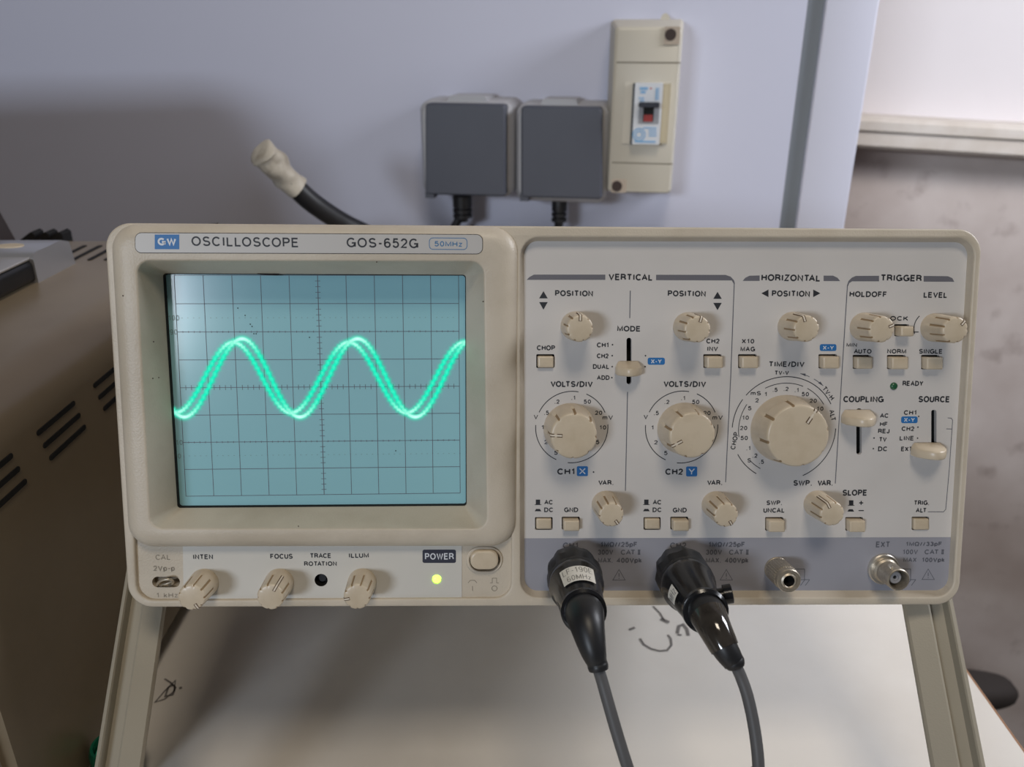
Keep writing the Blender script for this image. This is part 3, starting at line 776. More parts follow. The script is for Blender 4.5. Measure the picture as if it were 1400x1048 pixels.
for x, y in ((342, 443), (344.5, 446), (335, 431), (325, 421), (347, 456), (350, 456), (423, 461), (541, 616)):
    u_, v_ = U(x, y, .2); fill(mb, circ(u_, v_, .22, 8), .1)
mb.build('dust_specks', M_dark, scr, smooth=0)
# trace: the glowing beam
def trace_material():
    m = bpy.data.materials.new('beam_glow'); m.use_nodes = True; nt = m.node_tree; nt.nodes.clear()
    out = nt.nodes.new('ShaderNodeOutputMaterial'); em = nt.nodes.new('ShaderNodeEmission'); tr = nt.nodes.new('ShaderNodeBsdfTransparent'); mx = nt.nodes.new('ShaderNodeMixShader')
    uv = nt.nodes.new('ShaderNodeUVMap'); sx = nt.nodes.new('ShaderNodeSeparateXYZ'); nt.links.new(uv.outputs[0], sx.inputs[0])
    # v: across -1..1 stored 0..1 ; u: brightness (slow beam = bright)
    def math_(op, a, b=None, c=None):
        n = nt.nodes.new('ShaderNodeMath'); n.operation = op
        for i, v in enumerate((a, b, c)):
            if v is None: continue
            if isinstance(v, (int, float)): n.inputs[i].default_value = v
            else: nt.links.new(v, n.inputs[i])
        return n.outputs[0]
    x = math_('MULTIPLY_ADD', sx.outputs['Y'], 2.0, -1.0)
    x2 = math_('MULTIPLY', x, x)
    core = math_('POWER', 2.718, math_('MULTIPLY', x2, -9.0))
    halo = math_('MULTIPLY', math_('SUBTRACT', 1.0, x2), 1.0)
    al = math_('ADD', core, math_('MULTIPLY', math_('MULTIPLY', halo, halo), .22))
    al = math_('MINIMUM', al, 1.0)
    hot = math_('MULTIPLY', core, math_('FRACT', sx.outputs['X']))
    mc = nt.nodes.new('ShaderNodeMix'); mc.data_type = 'RGBA'; nt.links.new(hot, mc.inputs['Factor'])
    mc.inputs[6].default_value = (.0, .76, .46, 1); mc.inputs[7].default_value = (.60, 1.0, .92, 1)
    nt.links.new(mc.outputs[2], em.inputs['Color']); em.inputs['Strength'].default_value = 1.15
    nt.links.new(al, mx.inputs[0]); nt.links.new(tr.outputs[0], mx.inputs[1]); nt.links.new(em.outputs[0], mx.inputs[2])
    nt.links.new(mx.outputs[0], out.inputs[0])
    return m
M_tr = trace_material()
def trace(px0, xmin, xmax, ymid, amp, w, label):
    N = 420; V = []; UVs = []; fc = []
    pts = []
    for i in range(N+1):
        x = xmin+(xmax-xmin)*i/N
        y = ymid-amp*math.cos(2*PI*(x-px0)/414)
        pts.append((Vector(U(200+x/2.6208, 340+y/2.62, w)), abs(math.sin(2*PI*(x-px0)/414)), x))
    for i, (p, sl, x) in enumerate(pts):
        t = (pts[min(i+1, N)][0]-pts[max(i-1, 0)][0]).normalized(); nn = Vector((-t.y, t.x))
        wob = 1+.16*math.sin(x*.62)*(sl > .35)
        hw = (2.0+.25*(1-sl))*wob
        b = (max(0, 1-sl*1.2))*.9+.04+.04*math.sin(x*.62)*(sl > .35)
        for s_ in (1, -1):
            q = p+nn*hw*s_; V.append(L(q.x, q.y, w)); UVs.append((min(max(b, 0.02), .98), .5+.5*s_))
    for i in range(N): fc.append((2*i, 2*i+1, 2*i+3, 2*i+2))
    me = bpy.data.meshes.new('trace'); me.from_pydata(V, [], fc); me.materials.append(M_tr)
    ul = me.uv_layers.new(name='UVMap')
    for lp in me.loops: ul.data[lp.index].uv = UVs[lp.vertex_index]
    o = bpy.data.objects.new('trace', me); C.objects.link(o); o.parent = scr; o['label'] = label
trace(312, 88, 1146, 461, 126, .16, 'glowing green sine trace, earlier in phase')
trace(343, 88, 1146, 462, 140, .22, 'glowing green sine trace, later in phase')

# ------------------------------------------------------------------ control panel with real openings
BT = [  # push buttons: hole px x0,x1,y0,y1, how far the button stands out
 (733.2, 758, 484, 502.8, 1.6), (961.5, 986.5, 484, 502.8, 3.4), (1009, 1034.5, 484, 503, 3.2), (1119, 1144.5, 484, 503.4, 3.2),
 (1165.8, 1190.5, 485, 504, 2.6), (1212.6, 1238, 485, 504.4, 3.0), (1259.3, 1284.5, 485, 504.6, 3.2), (1222.5, 1243, 443, 459.5, 4.2),
 (731.4, 755.6, 706.6, 724, .7), (768, 792.7, 706, 723.5, 3.0), (879.8, 903.4, 706.6, 724, .7), (916.4, 941, 706, 723.5, 3.0),
 (1046, 1071, 706.5, 725, 3.0), (1155.6, 1180, 706.5, 725, 3.0), (1246.4, 1270.3, 706, 724, 1.0)]
SL = [((856.6, 863.4), (461.5, 525)), ((1170.8, 1178.2), (558, 621)), ((1273.2, 1280.4), (560, 628))]
holes = [pxrect(a, b, c_, d_, WP, .35, 2) for a, b, c_, d_, e in BT]
def slotloop(xs, ys, k=.0):
    (xa, xb), (ya, yb) = xs, ys
    return pxrect(xa, xb, ya, yb, WP, .85, 4)
holes += [slotloop(a, b) for a, b in SL]
mb = P()
po = qrect(PX([(712, 326), (1327, 327), (1299, 810), (714, 811)], WP), 4, 0, 6)
plate(mb, [po]+holes, WP, WP-1.6, 0)
zband = (U(715, 735.5, WP)[1]-BV)*.001
panel = mb.build('control_panel', panel_material('control_panel_print', (206, 203, 201), (152, 153, 163), zband + .012*(U(715, 735.5, WP)[0]-BU)*.001), osc, smooth=30)
panel['label'] = 'pale grey control panel with darker blue-grey lower band'
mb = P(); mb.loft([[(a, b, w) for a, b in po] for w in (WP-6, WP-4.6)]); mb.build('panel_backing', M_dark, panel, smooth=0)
WT = WP+.04
legend(panel, M_ink, [
 ('VERTICAL', 832, 892.6, 374.2, 383.2), ('POSITION', 758.9, 810.8, 396.7, 404.9), ('POSITION', 913, 965, 397, 405.2), ('MODE', 843.8, 875.9, 445.2, 453),
 ('CHOP', 733.9, 759, 471.8, 478.8), ('CH1', 816, 832, 468, 474.8), ('CH2', 816, 832, 483, 489.6), ('DUAL', 810.6, 833.2, 497.6, 504.2), ('ADD', 816, 833.5, 512.8, 519.2),
 ('CH2', 965.6, 983.7, 462.6, 469.4), ('INV', 967, 981.6, 473.3, 479.8), ('VOLTS/DIV', 752.7, 810.5, 520.7, 528.9), ('VOLTS/DIV', 907.2, 965.4, 520.7, 528.9),
 ('CH1', 761.8, 785.4, 640, 648.6), ('CH2', 909.5, 933.8, 640.2, 648.8), ('VAR.', 818, 839.2, 656, 662.8), ('VAR.', 966.8, 988, 656, 662.8),
 ('AC', 744, 755.8, 683, 689.4), ('DC', 744, 756.2, 693.4, 699.8), ('AC', 892.4, 904.2, 683, 689.4), ('DC', 892.2, 904.4, 693.4, 699.8), ('GND', 771.2, 790.6, 693.3, 699.9), ('GND', 919.8, 939, 693.7, 700.3),
 ('HORIZONTAL', 1041, 1122, 375, 384.3), ('TRIGGER', 1203.9, 1260.3, 375.2, 384.4), ('POSITION', 1055.3, 1107.4, 397, 405.4), ('HOLDOFF', 1161.5, 1212.8, 398, 406), ('LEVEL', 1262.8, 1295.4, 399, 407),
 ('LOCK', 1211, 1241.8, 431.8, 438.2), ('MIN', 1157.3, 1171.6, 468.6, 474), ('AUTO', 1167.4, 1191.6, 476.8, 483.2), ('NORM', 1213, 1239, 476.8, 483.2), ('SINGLE', 1256.6, 1288.7, 476.8, 483.4),
 ('X10', 1014, 1031.2, 463, 469.4), ('MAG', 1012.3, 1032.4, 473.6, 480.2), ('TIME/DIV', 1051, 1100, 493.8, 501.4), ('TV-V', 1059, 1078.6, 506.4, 512.4), ('READY', 1234, 1262.4, 520.4, 527.4),
 ('COUPLING', 1153, 1208.3, 541.2, 549.8), ('SOURCE', 1255.8, 1298.9, 541.2, 549.8), ('AC', 1203, 1214.8, 564.8, 571), ('HF', 1203, 1213.8, 576.4, 582.6), ('REJ', 1200.5, 1216.2, 585.8, 592.2), ('TV', 1201.8, 1212.3, 597.2, 603.6), ('DC', 1200.5, 1213, 610, 616.6),
 ('CH1', 1235.8, 1252.8, 560.5, 567), ('CH2', 1232.7, 1250, 582.6, 589), ('LINE', 1230, 1249.6, 595.5, 601.9), ('EXT', 1232, 1247.8, 610.3, 616.7),
 ('SWP.', 1084.8, 1110.6, 656, 663.8), ('VAR.', 1117.8, 1139, 656, 663.8), ('SLOPE', 1152, 1185.8, 669, 677.4), ('SWP.', 1048, 1069.6, 683.7, 690.2), ('UNCAL', 1043.7, 1073, 694, 700.6), ('TRIG.', 1249.4, 1271, 683.7, 690.2), ('ALT', 1252, 1266.8, 694, 700.4), ('+', 1173.8, 1181, 683.6, 690.6)], WT, .225)
legend(panel, M_ink2, [
 ('CH1', 769.5, 790.2, 741.2, 749.2), ('1M\u03a9//25pF', 821, 871.6, 740.4, 749), ('300V', 817.4, 838.4, 751, 758), ('CAT |', 848.7, 876.2, 751, 758), ('MAX.', 817.6, 838, 762, 769), ('400Vpk', 843, 877.6, 762, 770.8),
 ('CH2', 916, 938.3, 741.2, 749.2), ('1M\u03a9//25pF', 968.6, 1018.8, 740.4, 749), ('300V', 965, 987.2, 751, 758), ('CAT |', 996.7, 1024.2, 751, 758), ('MAX.', 965, 986, 762, 769), ('400Vpk', 991, 1023.5, 762, 770.8),
 ('EXT', 1197.6, 1217, 739.8, 748), ('1M\u03a9//33pF', 1238.5, 1288, 740.2, 747.6), ('100V', 1234.3, 1255, 750.8, 757.4), ('CAT |', 1264, 1291.2, 750.8, 757.4), ('MAX', 1235, 1253.2, 761.8, 768), ('100Vpk', 1260.4, 1291.6, 761.8, 769.6)], WT, .2)
# section bars, lines, arrows
def bar(pts, m=M_ink2, name='section_bar', par=None, w=WT):
    mb = P(); pxfill(mb, pts, w); return mb.build(name, m, par or panel, smooth=0)
def line(pts, hw=.16, m=M_ink2, name='section_line', w=WT, par=None):
    mb = P(); ribbon(mb, PX(pts, w), hw, w); return mb.build(name, m, par or panel, smooth=0)
M_bar = mat('bar_grey', (108, 108, 116), .5)
bar([(720, 382.4), (724, 378.4), (730, 375.2), (827.6, 375.2), (827.6, 382.4)], M_bar)
bar([(897, 375.4), (992, 375.6), (999, 378), (1003.5, 383), (1004.8, 387.5), (1003, 387.5), (1000.5, 383.2), (897, 382.8)], M_bar)
bar([(1015.4, 383.8), (1019, 379.5), (1025, 376.6), (1038.6, 376.4), (1038.6, 383.8)], M_bar)
bar([(1126, 376.6), (1139, 376.6), (1145, 379.5), (1148.6, 384), (1126, 384)], M_bar)
bar([(1158, 390), (1160, 384), (1164.5, 379.5), (1170, 377), (1201.8, 376.8), (1201.8, 384.4), (1165, 384.4), (1161, 387), (1159.5, 391)], M_bar)
bar([(1262.8, 377), (1296, 377.4), (1302, 380), (1304.8, 385), (1262.8, 384.8)], M_bar)
line([(1003.9, 387), (999, 515), (992, 659)]); line([(1158.6, 390), (1151.7, 500), (1142, 660.7)])
line([(861.8, 397), (861, 434.7)]); line([(858, 535.5), (855, 670.6)])
def tri(cx, cy, w_, h_, d):
    pts = {'u': [(cx-w_/2, cy+h_/2), (cx+w_/2, cy+h_/2), (cx, cy-h_/2)], 'd': [(cx-w_/2, cy-h_/2), (cx, cy+h_/2), (cx+w_/2, cy-h_/2)],
           'l': [(cx+w_/2, cy-h_/2), (cx-w_/2, cy), (cx+w_/2, cy+h_/2)], 'r': [(cx-w_/2, cy-h_/2), (cx+w_/2, cy), (cx-w_/2, cy+h_/2)]}[d]
    bar(pts, M_ink, 'arrow_mark')
tri(743, 402.7, 11.6, 10, 'u'); tri(743, 418, 11.6, 10.4, 'd'); tri(981, 403.5, 11.6, 9.6, 'u'); tri(981, 418.8, 11.6, 10, 'd')
tri(1045.8, 400.8, 9.8, 10.4, 'l'); tri(1116.7, 400.8, 9.8, 10.4, 'r')
mb = P()
for x, y in ((837.4, 471), (837, 486), (837, 501), (836.5, 516), (882.5, 486), (882, 501), (811.5, 645), (1195, 598.5), (1194, 613), (1256, 569), (1255, 583.6), (1254.5, 598.7), (1253, 613)):
    u_, v_ = U(x, y, WT); fill(mb, circ(u_, v_, .3, 8), WT)
mb.build('index_dots', M_ink, panel, smooth=0)
def badge(x0, x1, y0, y1, s, tb, r=.7, th=.2):
    mb = P(); fill(mb, pxrect(x0, x1, y0, y1, WT, r, 4), WT); b = mb.build('badge', M_blue, panel, smooth=0); b['label'] = 'blue badge'
    mb = P(); put_text(mb, s, *tb, WT+.04, th); mb.build('lettering', M_white, panel, smooth=0)
badge(885.5, 909, 488.7, 498.4, 'X-Y', (890, 904.6, 490.8, 496.8)); badge(1120.8, 1143.6, 470.2, 479.6, 'X-Y', (1125, 1140, 472.4, 478)); badge(1232, 1254.6, 569, 578.2, 'X-Y', (1236, 1250.6, 570.8, 576.6))
badge(788.6, 803.8, 637, 650.6, 'X', (791.8, 800.8, 639.4, 648.2), .5, .16); badge(938, 953.2, 637.4, 651, 'Y', (941.2, 950, 639.8, 648.8), .5, .16)
# in / out button symbols and minus sign
for x, y in ((735.5, 686), (883.7, 686), (1163.8, 687)):
    bar([(x-4.6, y+3.2), (x-3, y+3.2), (x-3, y-3.4), (x+3, y-3.4), (x+3, y+3.2), (x+4.6, y+3.2), (x+4.6, y+4), (x-4.6, y+4)], M_ink, 'button_symbol')
for x, y in ((735.5, 697), (883.7, 697), (1163.2, 697.4)):
    bar([(x-4.6, y+1.6), (x-2.6, y-1.6), (x+2.6, y-1.6), (x+4.6, y+1.6)], M_ink, 'button_symbol')
bar([(1173.8, 697), (1181, 697), (1181, 698.3), (1173.8, 698.3)], M_ink, 'minus_sign')
line([(1295.6, 571), (1300.5, 571.4), (1302.4, 574), (1298, 640), (1293, 696), (1290, 699.3), (1268.5, 699.3)], .13, M_ink2, 'bracket_line'); line([(1293.8, 586), (1301, 586.2)], .13, M_ink2, 'bracket_line')
line([(1247.6, 453.6), (1256, 453.7)], .17, M_ink, 'bracket_line')
mb = P(); c0 = U(1272, 448, WT); ribbon(mb, arc(c0[0], c0[1], 6.1, 6.1, 135, 200), .16, WT); mb.build('arc_mark', M_ink, panel, smooth=0)
# warning triangles and earth symbols
for cx, cy in ((846.3, 785.6), (993, 785.6), (1269, 784.8)):
    mb = P(); ribbon(mb, PX([(cx-8.4, cy+7), (cx, cy-7.4), (cx+8.4, cy+7)], WT), .13, WT, True); ribbon(mb, PX([(cx, cy-2.5), (cx, cy+2.4)], WT), .15, WT); ribbon(mb, PX([(cx, cy+4), (cx, cy+5.2)], WT), .15, WT)
    mb.build('warning_symbol', M_ink2, panel, smooth=0)
for cx in (1096, 1241):
    mb = P()
    for Q in ([(cx-9, 777.5), (cx+4, 777.5), (cx+4, 792)], [(cx-2, 792), (cx+11, 792)], [(cx+11, 792), (cx+5, 800)], [(cx+4.5, 792), (cx-1.5, 800)], [(cx-2, 792), (cx-8, 800)]): ribbon(mb, PX(Q, WT), .13, WT)
    mb.build('earth_symbol', M_ink2, panel, smooth=0)
# dial scales
def pxs(x, y, w): return U(x+1, y, w)[0]-U(x, y, w)[0]
def scale(cx, cy, arcs, name='dial_scale'):
    mb = P(); c = U(cx, cy, WT); k = pxs(cx, cy, WT)
    for r, a0, a1, hw in arcs: ribbon(mb, arc(c[0], c[1], r*k, r*k, a0, a1, 24), hw, WT)
    return mb.build(name, M_ink, panel, smooth=0)
for dx in (0, 150.2):
    scale(781.8+dx, 583.8, [(49.4, 155, 80, .15), (49.4, 67, 24, .15), (49.4, 4, -96, .15), (49.4, 176, 245, .15)])
volts = [('.1', 783.6, 543.5), ('.2', 761.4, 548.8), ('50', 803, 548.8), ('.5', 747, 564), ('20', 818.4, 564), ('1', 741.7, 583.8), ('10', 824.3, 584), ('2', 746.5, 604), ('5', 817, 604), ('5', 760, 618.6)]
WD = {'.1': 5.6, '.2': 7, '.5': 7, '50': 10, '20': 10, '10': 9, '1': 3, '2': 4.8, '5': 4.8, 'V': 6, 'mV': 14, 'S': 5, 'mS': 14}
for dx, dy in ((0, 0), (150.2, .4)):
    for s_, x, y in volts:
        xx = x+dx-(2 if dx and x > 790 else 0); w_ = WD[s_]/2
        legend(panel, M_ink, [(s_, xx-w_, xx+w_, y+dy-2.9, y+dy+2.9)], WT, .2)
    legend(panel, M_ink, [('V', 733.7+dx-3-1, 733.7+dx+2, 566.6, 572.8), ('mV', 823.8+dx, 838+dx, 567.3, 573.6)], WT, .18)
TC = (1072, 586)
scale(*TC, [(70.7, 139.5, 28, .15), (70.7, 0, -66, .15), (70.7, 145, 178, .15), (70.7, 209, 240, .15), (62, 117, 68, .13), (62, 62, 32, .13), (62, 147, 190, .13), (62, 225, 241, .13)])
for s_, x, y in (('mS', 1033.4, 537.3), ('1', 1046.8, 538.6), ('.5', 1059.6, 532.6), ('.2', 1074.6, 531.4), ('.1', 1089, 533), ('50', 1101, 538.6), ('20', 1111.8, 547.6), ('10', 1121.4, 558.4), ('2', 1035, 547), ('5', 1025, 557.8), ('10', 1019.3, 570.7), ('20', 1016.7, 584.8), ('50', 1017.5, 598.5), ('.1', 1023, 612.4), ('.2', 1032, 622.6), ('S', 1024.4, 629), ('.5', 1041, 631)):
    w_ = WD[s_]/2; legend(panel, M_ink, [(s_, x-w_, x+w_, y-2.9, y+2.9)], WT, .2)
for s_, x, y, ln, dg in (('CHOP', 1004.2, 602.3, 24, 80), ('TV-H', 1132.4, 537.3, 21, -50), ('ALT', 1138.3, 567.4, 15.5, -76)):
    mb = P(); put_text_rot(mb, s_, x, y, ln, 6.8, dg, WT, .19); mb.build('lettering', M_ink, panel, smooth=0)
mb = P(); c0 = U(*TC, WT); KT = 1/pxs(*TC, WT)
for a0, a1, r in ((76, 66, 77), (61, 49, 77)): ribbon(mb, arc(c0[0], c0[1], r/KT, r/KT, a0, a1, 8), .12, WT)
for a, k in ((76, 1), (49, -1)):
    p0 = arc(c0[0], c0[1], 77/KT, 77/KT, a, a, 1)[0]; p1 = arc(c0[0], c0[1], 75.5/KT, 75.5/KT, a-6*k, a-6*k, 1)[0]; p2 = arc(c0[0], c0[1], 79/KT, 79/KT, a-5*k, a-5*k, 1)[0]
    fill(mb, [p0, p1, p2], WT)
mb.build('arrow_mark', M_ink2, panel, smooth=0)

# ------------------------------------------------------------------ knobs
def knob(tx, ty, rt, rb, Ln, w0, ang, N=9, name='rotary_knob', plen=.45, label=None, notch=.24, t0=.36, nw=5, pw=.55, phase=0, side=True):
    w1 = w0+Ln; u_, v_ = U(tx, ty, w1); n = 120
    base = 90-ang
    def rad(th, t, R):
        if t < t0: return R, False
        a = (math.degrees(th)-base-phase) % (360/N); a = min(a, 360/N-a)
        if a > nw: return R, False
        return R-notch*(1 if a < nw*.7 else .55), True
    prof = [(0, rb*1.0), (.06, rb*1.0), (t0-.01, rb+(rt-rb)*t0), (t0+.01, rb+(rt-rb)*t0)]+[(t, rb+(rt-rb)*t) for t in (.5, .7, .88, .95)]+[(.975, rt-.12), (.993, rt-.35), (1.0, rt-.75)]
    mb = P(); rows = []
    for t, R in prof:
        rows.append([(u_+rad(2*PI*k/n, t, R)[0]*math.cos(2*PI*k/n), v_+rad(2*PI*k/n, t, R)[0]*math.sin(2*PI*k/n), w0+Ln*t) for k in range(n)])
    rows.append([(u_+(rt-1.6)*math.cos(2*PI*k/n), v_+(rt-1.6)*math.sin(2*PI*k/n), w1+.10) for k in range(n)])
    rows.append([(u_+rt*.3*math.cos(2*PI*k/n), v_+rt*.3*math.sin(2*PI*k/n), w1+.22) for k in range(n)])
    def mi(r, i):
        if r < 3 or r > 8: return 0
        x, y = rad(2*PI*i/n, .6, 1)[1], rad(2*PI*((i+1) % n)/n, .6, 1)[1]
        a = (math.degrees(2*PI*(i+.5)/n)-base-phase) % (360/N); a = min(a, 360/N-a)
        return 1 if a < nw*.75 else 0
    mb.loft(rows, False, True, mis=mi)
    o = mb.build(name, [M_knob, M_grime], osc, smooth=35)
    if label: o['label'] = label
    dx, dy = math.cos(math.radians(base)), math.sin(math.radians(base))
    for hw, dz, m, nm, e in ((pw, .14, M_groove, 'pointer_groove', 0), (pw*.48, .2, M_line, 'pointer_line', .14)):
        mb = P(); r0, r1 = rt*(1-plen)+e, rt-.28
        pts = [(r0, w1+.22*(1-r0/rt)+dz), (r1, w1-.10+dz*.6), (rt+.04+dz*.5, w1-.55)]
        if side: pts.append((rb+(rt-rb)*t0+.05+dz*.5, w0+Ln*(t0+.04)))
        inner = [(pts[0][0], w1-.8), (pts[1][0]-.3, w1-.9), (rt-.75, w1-1.1)]
        if side: inner.append((pts[3][0]-.9, pts[3][1]))
        rows = []
        for (r, w), (ri, wi) in zip(pts, inner):
            rows.append([(u_+dx*r-dy*hw, v_+dy*r+dx*hw, w), (u_+dx*r+dy*hw, v_+dy*r-dx*hw, w), (u_+dx*ri+dy*hw, v_+dy*ri-dx*hw, wi), (u_+dx*ri-dy*hw, v_+dy*ri+dx*hw, wi)])
        mb.loft(rows); mb.build(nm, m, o, smooth=0)
    return o
KN = 4.55; KB = 5.15
knob(261.5, 816.5, 4.6, KB, 14, WL, 152, phase=20); knob(369.5, 816, 4.6, KB, 14, WL, 30); knob(488, 815.5, 4.6, KB, 14, WL, 258)
for tx, ty, ang in ((792.8, 448.9, 2), (953.5, 450, 18), (1102.8, 449.2, -16), (1205.7, 450, 70), (1306.4, 451, 46)): knob(tx, ty, KN, KB, 13.4, WP, ang)
for tx, ty, ang in ((835.8, 703.4, 144), (992.7, 703.8, 148), (1138, 702.4, -26)): knob(tx, ty, 4.4, 5.0, 13.4, WP, ang)
for tx, ty, ang in ((784.7, 595.8, 272), (946.6, 594.8, 241)):
    knob(tx, ty, 8.0, 9.4, 13, WP, ang, N=8, name='selector_dial', plen=.5, notch=.3, t0=.5, nw=3.4, pw=.62, side=False)
knob(1091.5, 595.6, 10.95, 12.4, 13.4, WP, 33, N=8, name='selector_dial', plen=.52, notch=.3, t0=.5, nw=2.6, pw=.75, label='largest dial', side=False)

# ------------------------------------------------------------------ push buttons
for (a, b, c_, d_, e) in BT:
    q = PX([(a, c_), (b, c_), (b, d_), (a, d_)], WP); q = [(x_, y_-(.18 if e > .9 else 0)) for x_, y_ in q]; ins = .42
    mb = P(); mb.loft([[(x, y, w) for x, y in qrect(q, .9, i+ins, 4)] for w, i in ((WP-4.5, 0), (WP+e-.7, 0), (WP+e-.3, .08), (WP+e-.08, .32), (WP+e, .75))], True, True)
    mb.build('push_button', M_knob, osc, smooth=50)
# slide switches
def slider(cx, yb, yf0, yf1, wpx, Ln):
    """cx, yf0, yf1: front face on the picture (centre, top, bottom); yb: top of the root at the panel"""
    w1 = WP+Ln; u_, v0 = U(cx, yf1, w1-.5); v1 = U(cx, yf0, w1-.5)[1]; vt = U(cx, yb, WP+1)[1]; W_ = wpx/4.03/2; mb = P(); rows = []
    def outline(i, k_):
        L_ = Ln*k_; we = WP+.5+L_; ws = WP+.5+L_*.38
        pts = [(-(W_-i), WP+.5), (-(W_-i), ws)]
        for k in range(1, 16):
            t = -1+2*k/16; pts.append(((W_-i)*t, ws+(we-ws-i*.5)*(1-abs(t)**2)))
        return pts+[((W_-i), ws), ((W_-i), WP+.5)]
    for v, i, k_ in ((v0, .55, .97), (v0+.15, .22, .99), (v0+.5, 0, 1), (v1-.35, 0, 1), (v1-.05, .08, .985), (v1+.2, .2, .93), (v1+(vt-v1)*.5, .5, .6), (vt-.1, 1.1, .2), (vt, 1.6, .04)): rows.append([(u_+a, v, w) for a, w in outline(i, k_)])
    mb.loft(rows); o = mb.build('slide_switch', M_knob, osc, smooth=50)
    mb = P(); mb.box(u_-.7, u_+.7, v0+1, v1, WP-4.5, WP+.7); mb.build('stem', M_dark, o)
slider(862.6, 493.5, 503.5, 514.5, 37, 6.8); slider(1184, 560, 572, 583.5, 46, 8.6); slider(1281.5, 605, 617, 628.5, 47, 8.6)
# ready lamp
def lamp(x, y, rpx, w, m, name, label, h=.9):
    u_, v_ = U(x, y, w+h*.5); r = rpx/3.9; mb = P(); n = 24
    mb.loft([[(u_+r*k_*math.cos(2*PI*k/n), v_+r*k_*math.sin(2*PI*k/n), w+z) for k in range(n)] for k_, z in ((1, -.5), (1, h*.2), (.9, h*.55), (.65, h*.85), (.3, h))])
    o = mb.build(name, m, osc, smooth=60); o['label'] = label; return o
lamp(1222.6, 527.8, 5.4, WP, mat('led_green_off', (38, 92, 62), .3, coat=.5), 'ready_lamp', 'small unlit dark green lamp')

# ------------------------------------------------------------------ lower-left strip
mb = P(); WS = WL+.25
ps = qrect(PX([(250, 745), (631.5, 745), (631.5, 816.5), (251, 819.5)], WS), .2, 0, 2)
plate(mb, [ps, circ(*U(439, 792.7, WS), 2.35), circ(*U(597, 791.6, WS), 1.75)], WS, WL-.5, 0)
low = mb.build('lower_plate', M_lower, osc, smooth=30); low['label'] = 'white strip with knobs'
WT2 = WS+.04
legend(low, M_ink, [('INTEN', 264, 291.2, 757.4, 764.2), ('FOCUS', 369.4, 400.2, 756.6, 763.6), ('TRACE', 423.7, 452.9, 755.9, 762.6), ('ROTATION', 415.7, 460.5, 767, 773.4), ('ILLUM', 477, 504.3, 755.6, 762.2)], WT2, .22)
mb = P(); fill(mb, pxrect(577.6, 623.4, 751, 769.2, WT2, .7, 4), WT2); mb.build('power_label', M_navy, low, smooth=0)
legend(low, M_white, [('POWER', 581, 620.4, 755.8, 764.6)], WT2+.04, .17)
u_, v_ = U(439, 792.7, WS); mb = P(); mb.loft([[(a, b, w) for a, b in circ(u_, v_, r)] for r, w in ((2.3, WS-.02), (2.2, WS-4))], False, True); tr_ = mb.build('trimmer_hole', M_dark, low)
mb = P(); mb.loft([[(a, b, w) for a, b in circ(u_, v_, r, 20)] for r, w in ((1.5, WS-3.8), (1.4, WS-2.4))]); mb.box(u_-1.3, u_+1.3, v_-.2, v_+.2, WS-2.5, WS-2.3); mb.build('trimmer_screw', M_rubber, tr_)
lamp(597, 791.6, 6.3, WL, mat('led_lit', (190, 255, 110), .3, emit=(190, 255, 90), es=2.2), 'power_lamp', 'lit yellow-green lamp', 1.0)
# power button
mb = P()
ro = pxrect(637.3, 687, 747.5, 783.5, WL+.9, 4.9, 8)
rh = pxrect(641.8, 684, 751, 781, WL+.9, 4.2, 8)
plate(mb, [ro, rh], WL+.8, WL-1, .35, 3); mb.build('button_surround', M_case, osc, smooth=50)
mb = P(); mb.loft([[(a, b, w) for a, b in rh] for w in (WL-5, WL-3.5)]); mb.build('button_well', M_dark, frame, smooth=0)
qb = PX([(642.8, 753), (681.5, 753), (681.5, 779), (642.8, 779)], WL+3)
mb = P(); mb.loft([[(a, b, w) for a, b in qrect(qb, 3.3, i, 8)] for w, i in ((WL-3.5, 0), (WL+2.2, 0), (WL+2.7, .15), (WL+2.95, .5), (WL+3, 1.1))]); mb.build('power_button', M_knob, osc, smooth=50)
WE = WL+.06
legend(frame, M_faint, [('CAL', 212.5, 233, 757.8, 765), ('2Vp-p', 209.5, 239, 772.8, 782), ('1', 214, 217, 810, 816.5), ('kHz', 224, 243, 810, 816.5)], WE, .16, 'moulded_lettering')
mb = P(); u_, v_ = U(646, 804, WE); ribbon(mb, [(u_, v_-.9), (u_, v_+.9)], .13, WE); u_, v_ = U(676, 804, WE); ribbon(mb, arc(u_, v_, .95, .95, 0, 360, 20), .13, WE)
for Q in ([(640, 796.5), (643, 793), (649, 793), (652, 796.5)], [(670, 796.5), (673, 796.5), (673, 790), (679, 790), (679, 796.5), (682, 796.5)]): ribbon(mb, PX(Q, WE), .1, WE)
mb.build('moulded_symbols', M_faint, frame, smooth=0)
# calibration terminal: wire loop in a slot
mb = P(); mb.loft([[(a, b, w) for a, b in pxrect(207, 247, 787, 803.5, WL, 2, 6)] for w in (WL-3.4, WL-2.6)]); mb.build('terminal_well', mat('well_beige', (128, 116, 98), .6), frame)
lp = [(214, 802, WL-2.5), (216, 797, WL+1), (221, 793, WL+2.2), (229, 791.5, WL+2.6), (235, 793, WL+2), (236, 797, WL+.5), (231, 800, WL-2.5)]
mb = P(); mb.tube(smooth_path([(*U(x, y, w), w) for x, y, w in lp], 5), .5, 10); mb.build('calibration_loop', M_nickel_d, osc, smooth=60)
lp = [(219, 803, WL-2), (222, 798.5, WL+.4), (228, 797.5, WL+1.2), (236, 794, WL+.8)]
mb = P(); mb.tube(smooth_path([(*U(x, y, w), w) for x, y, w in lp], 5), .42, 10); mb.build('calibration_loop', M_nickel_d, osc, smooth=60)

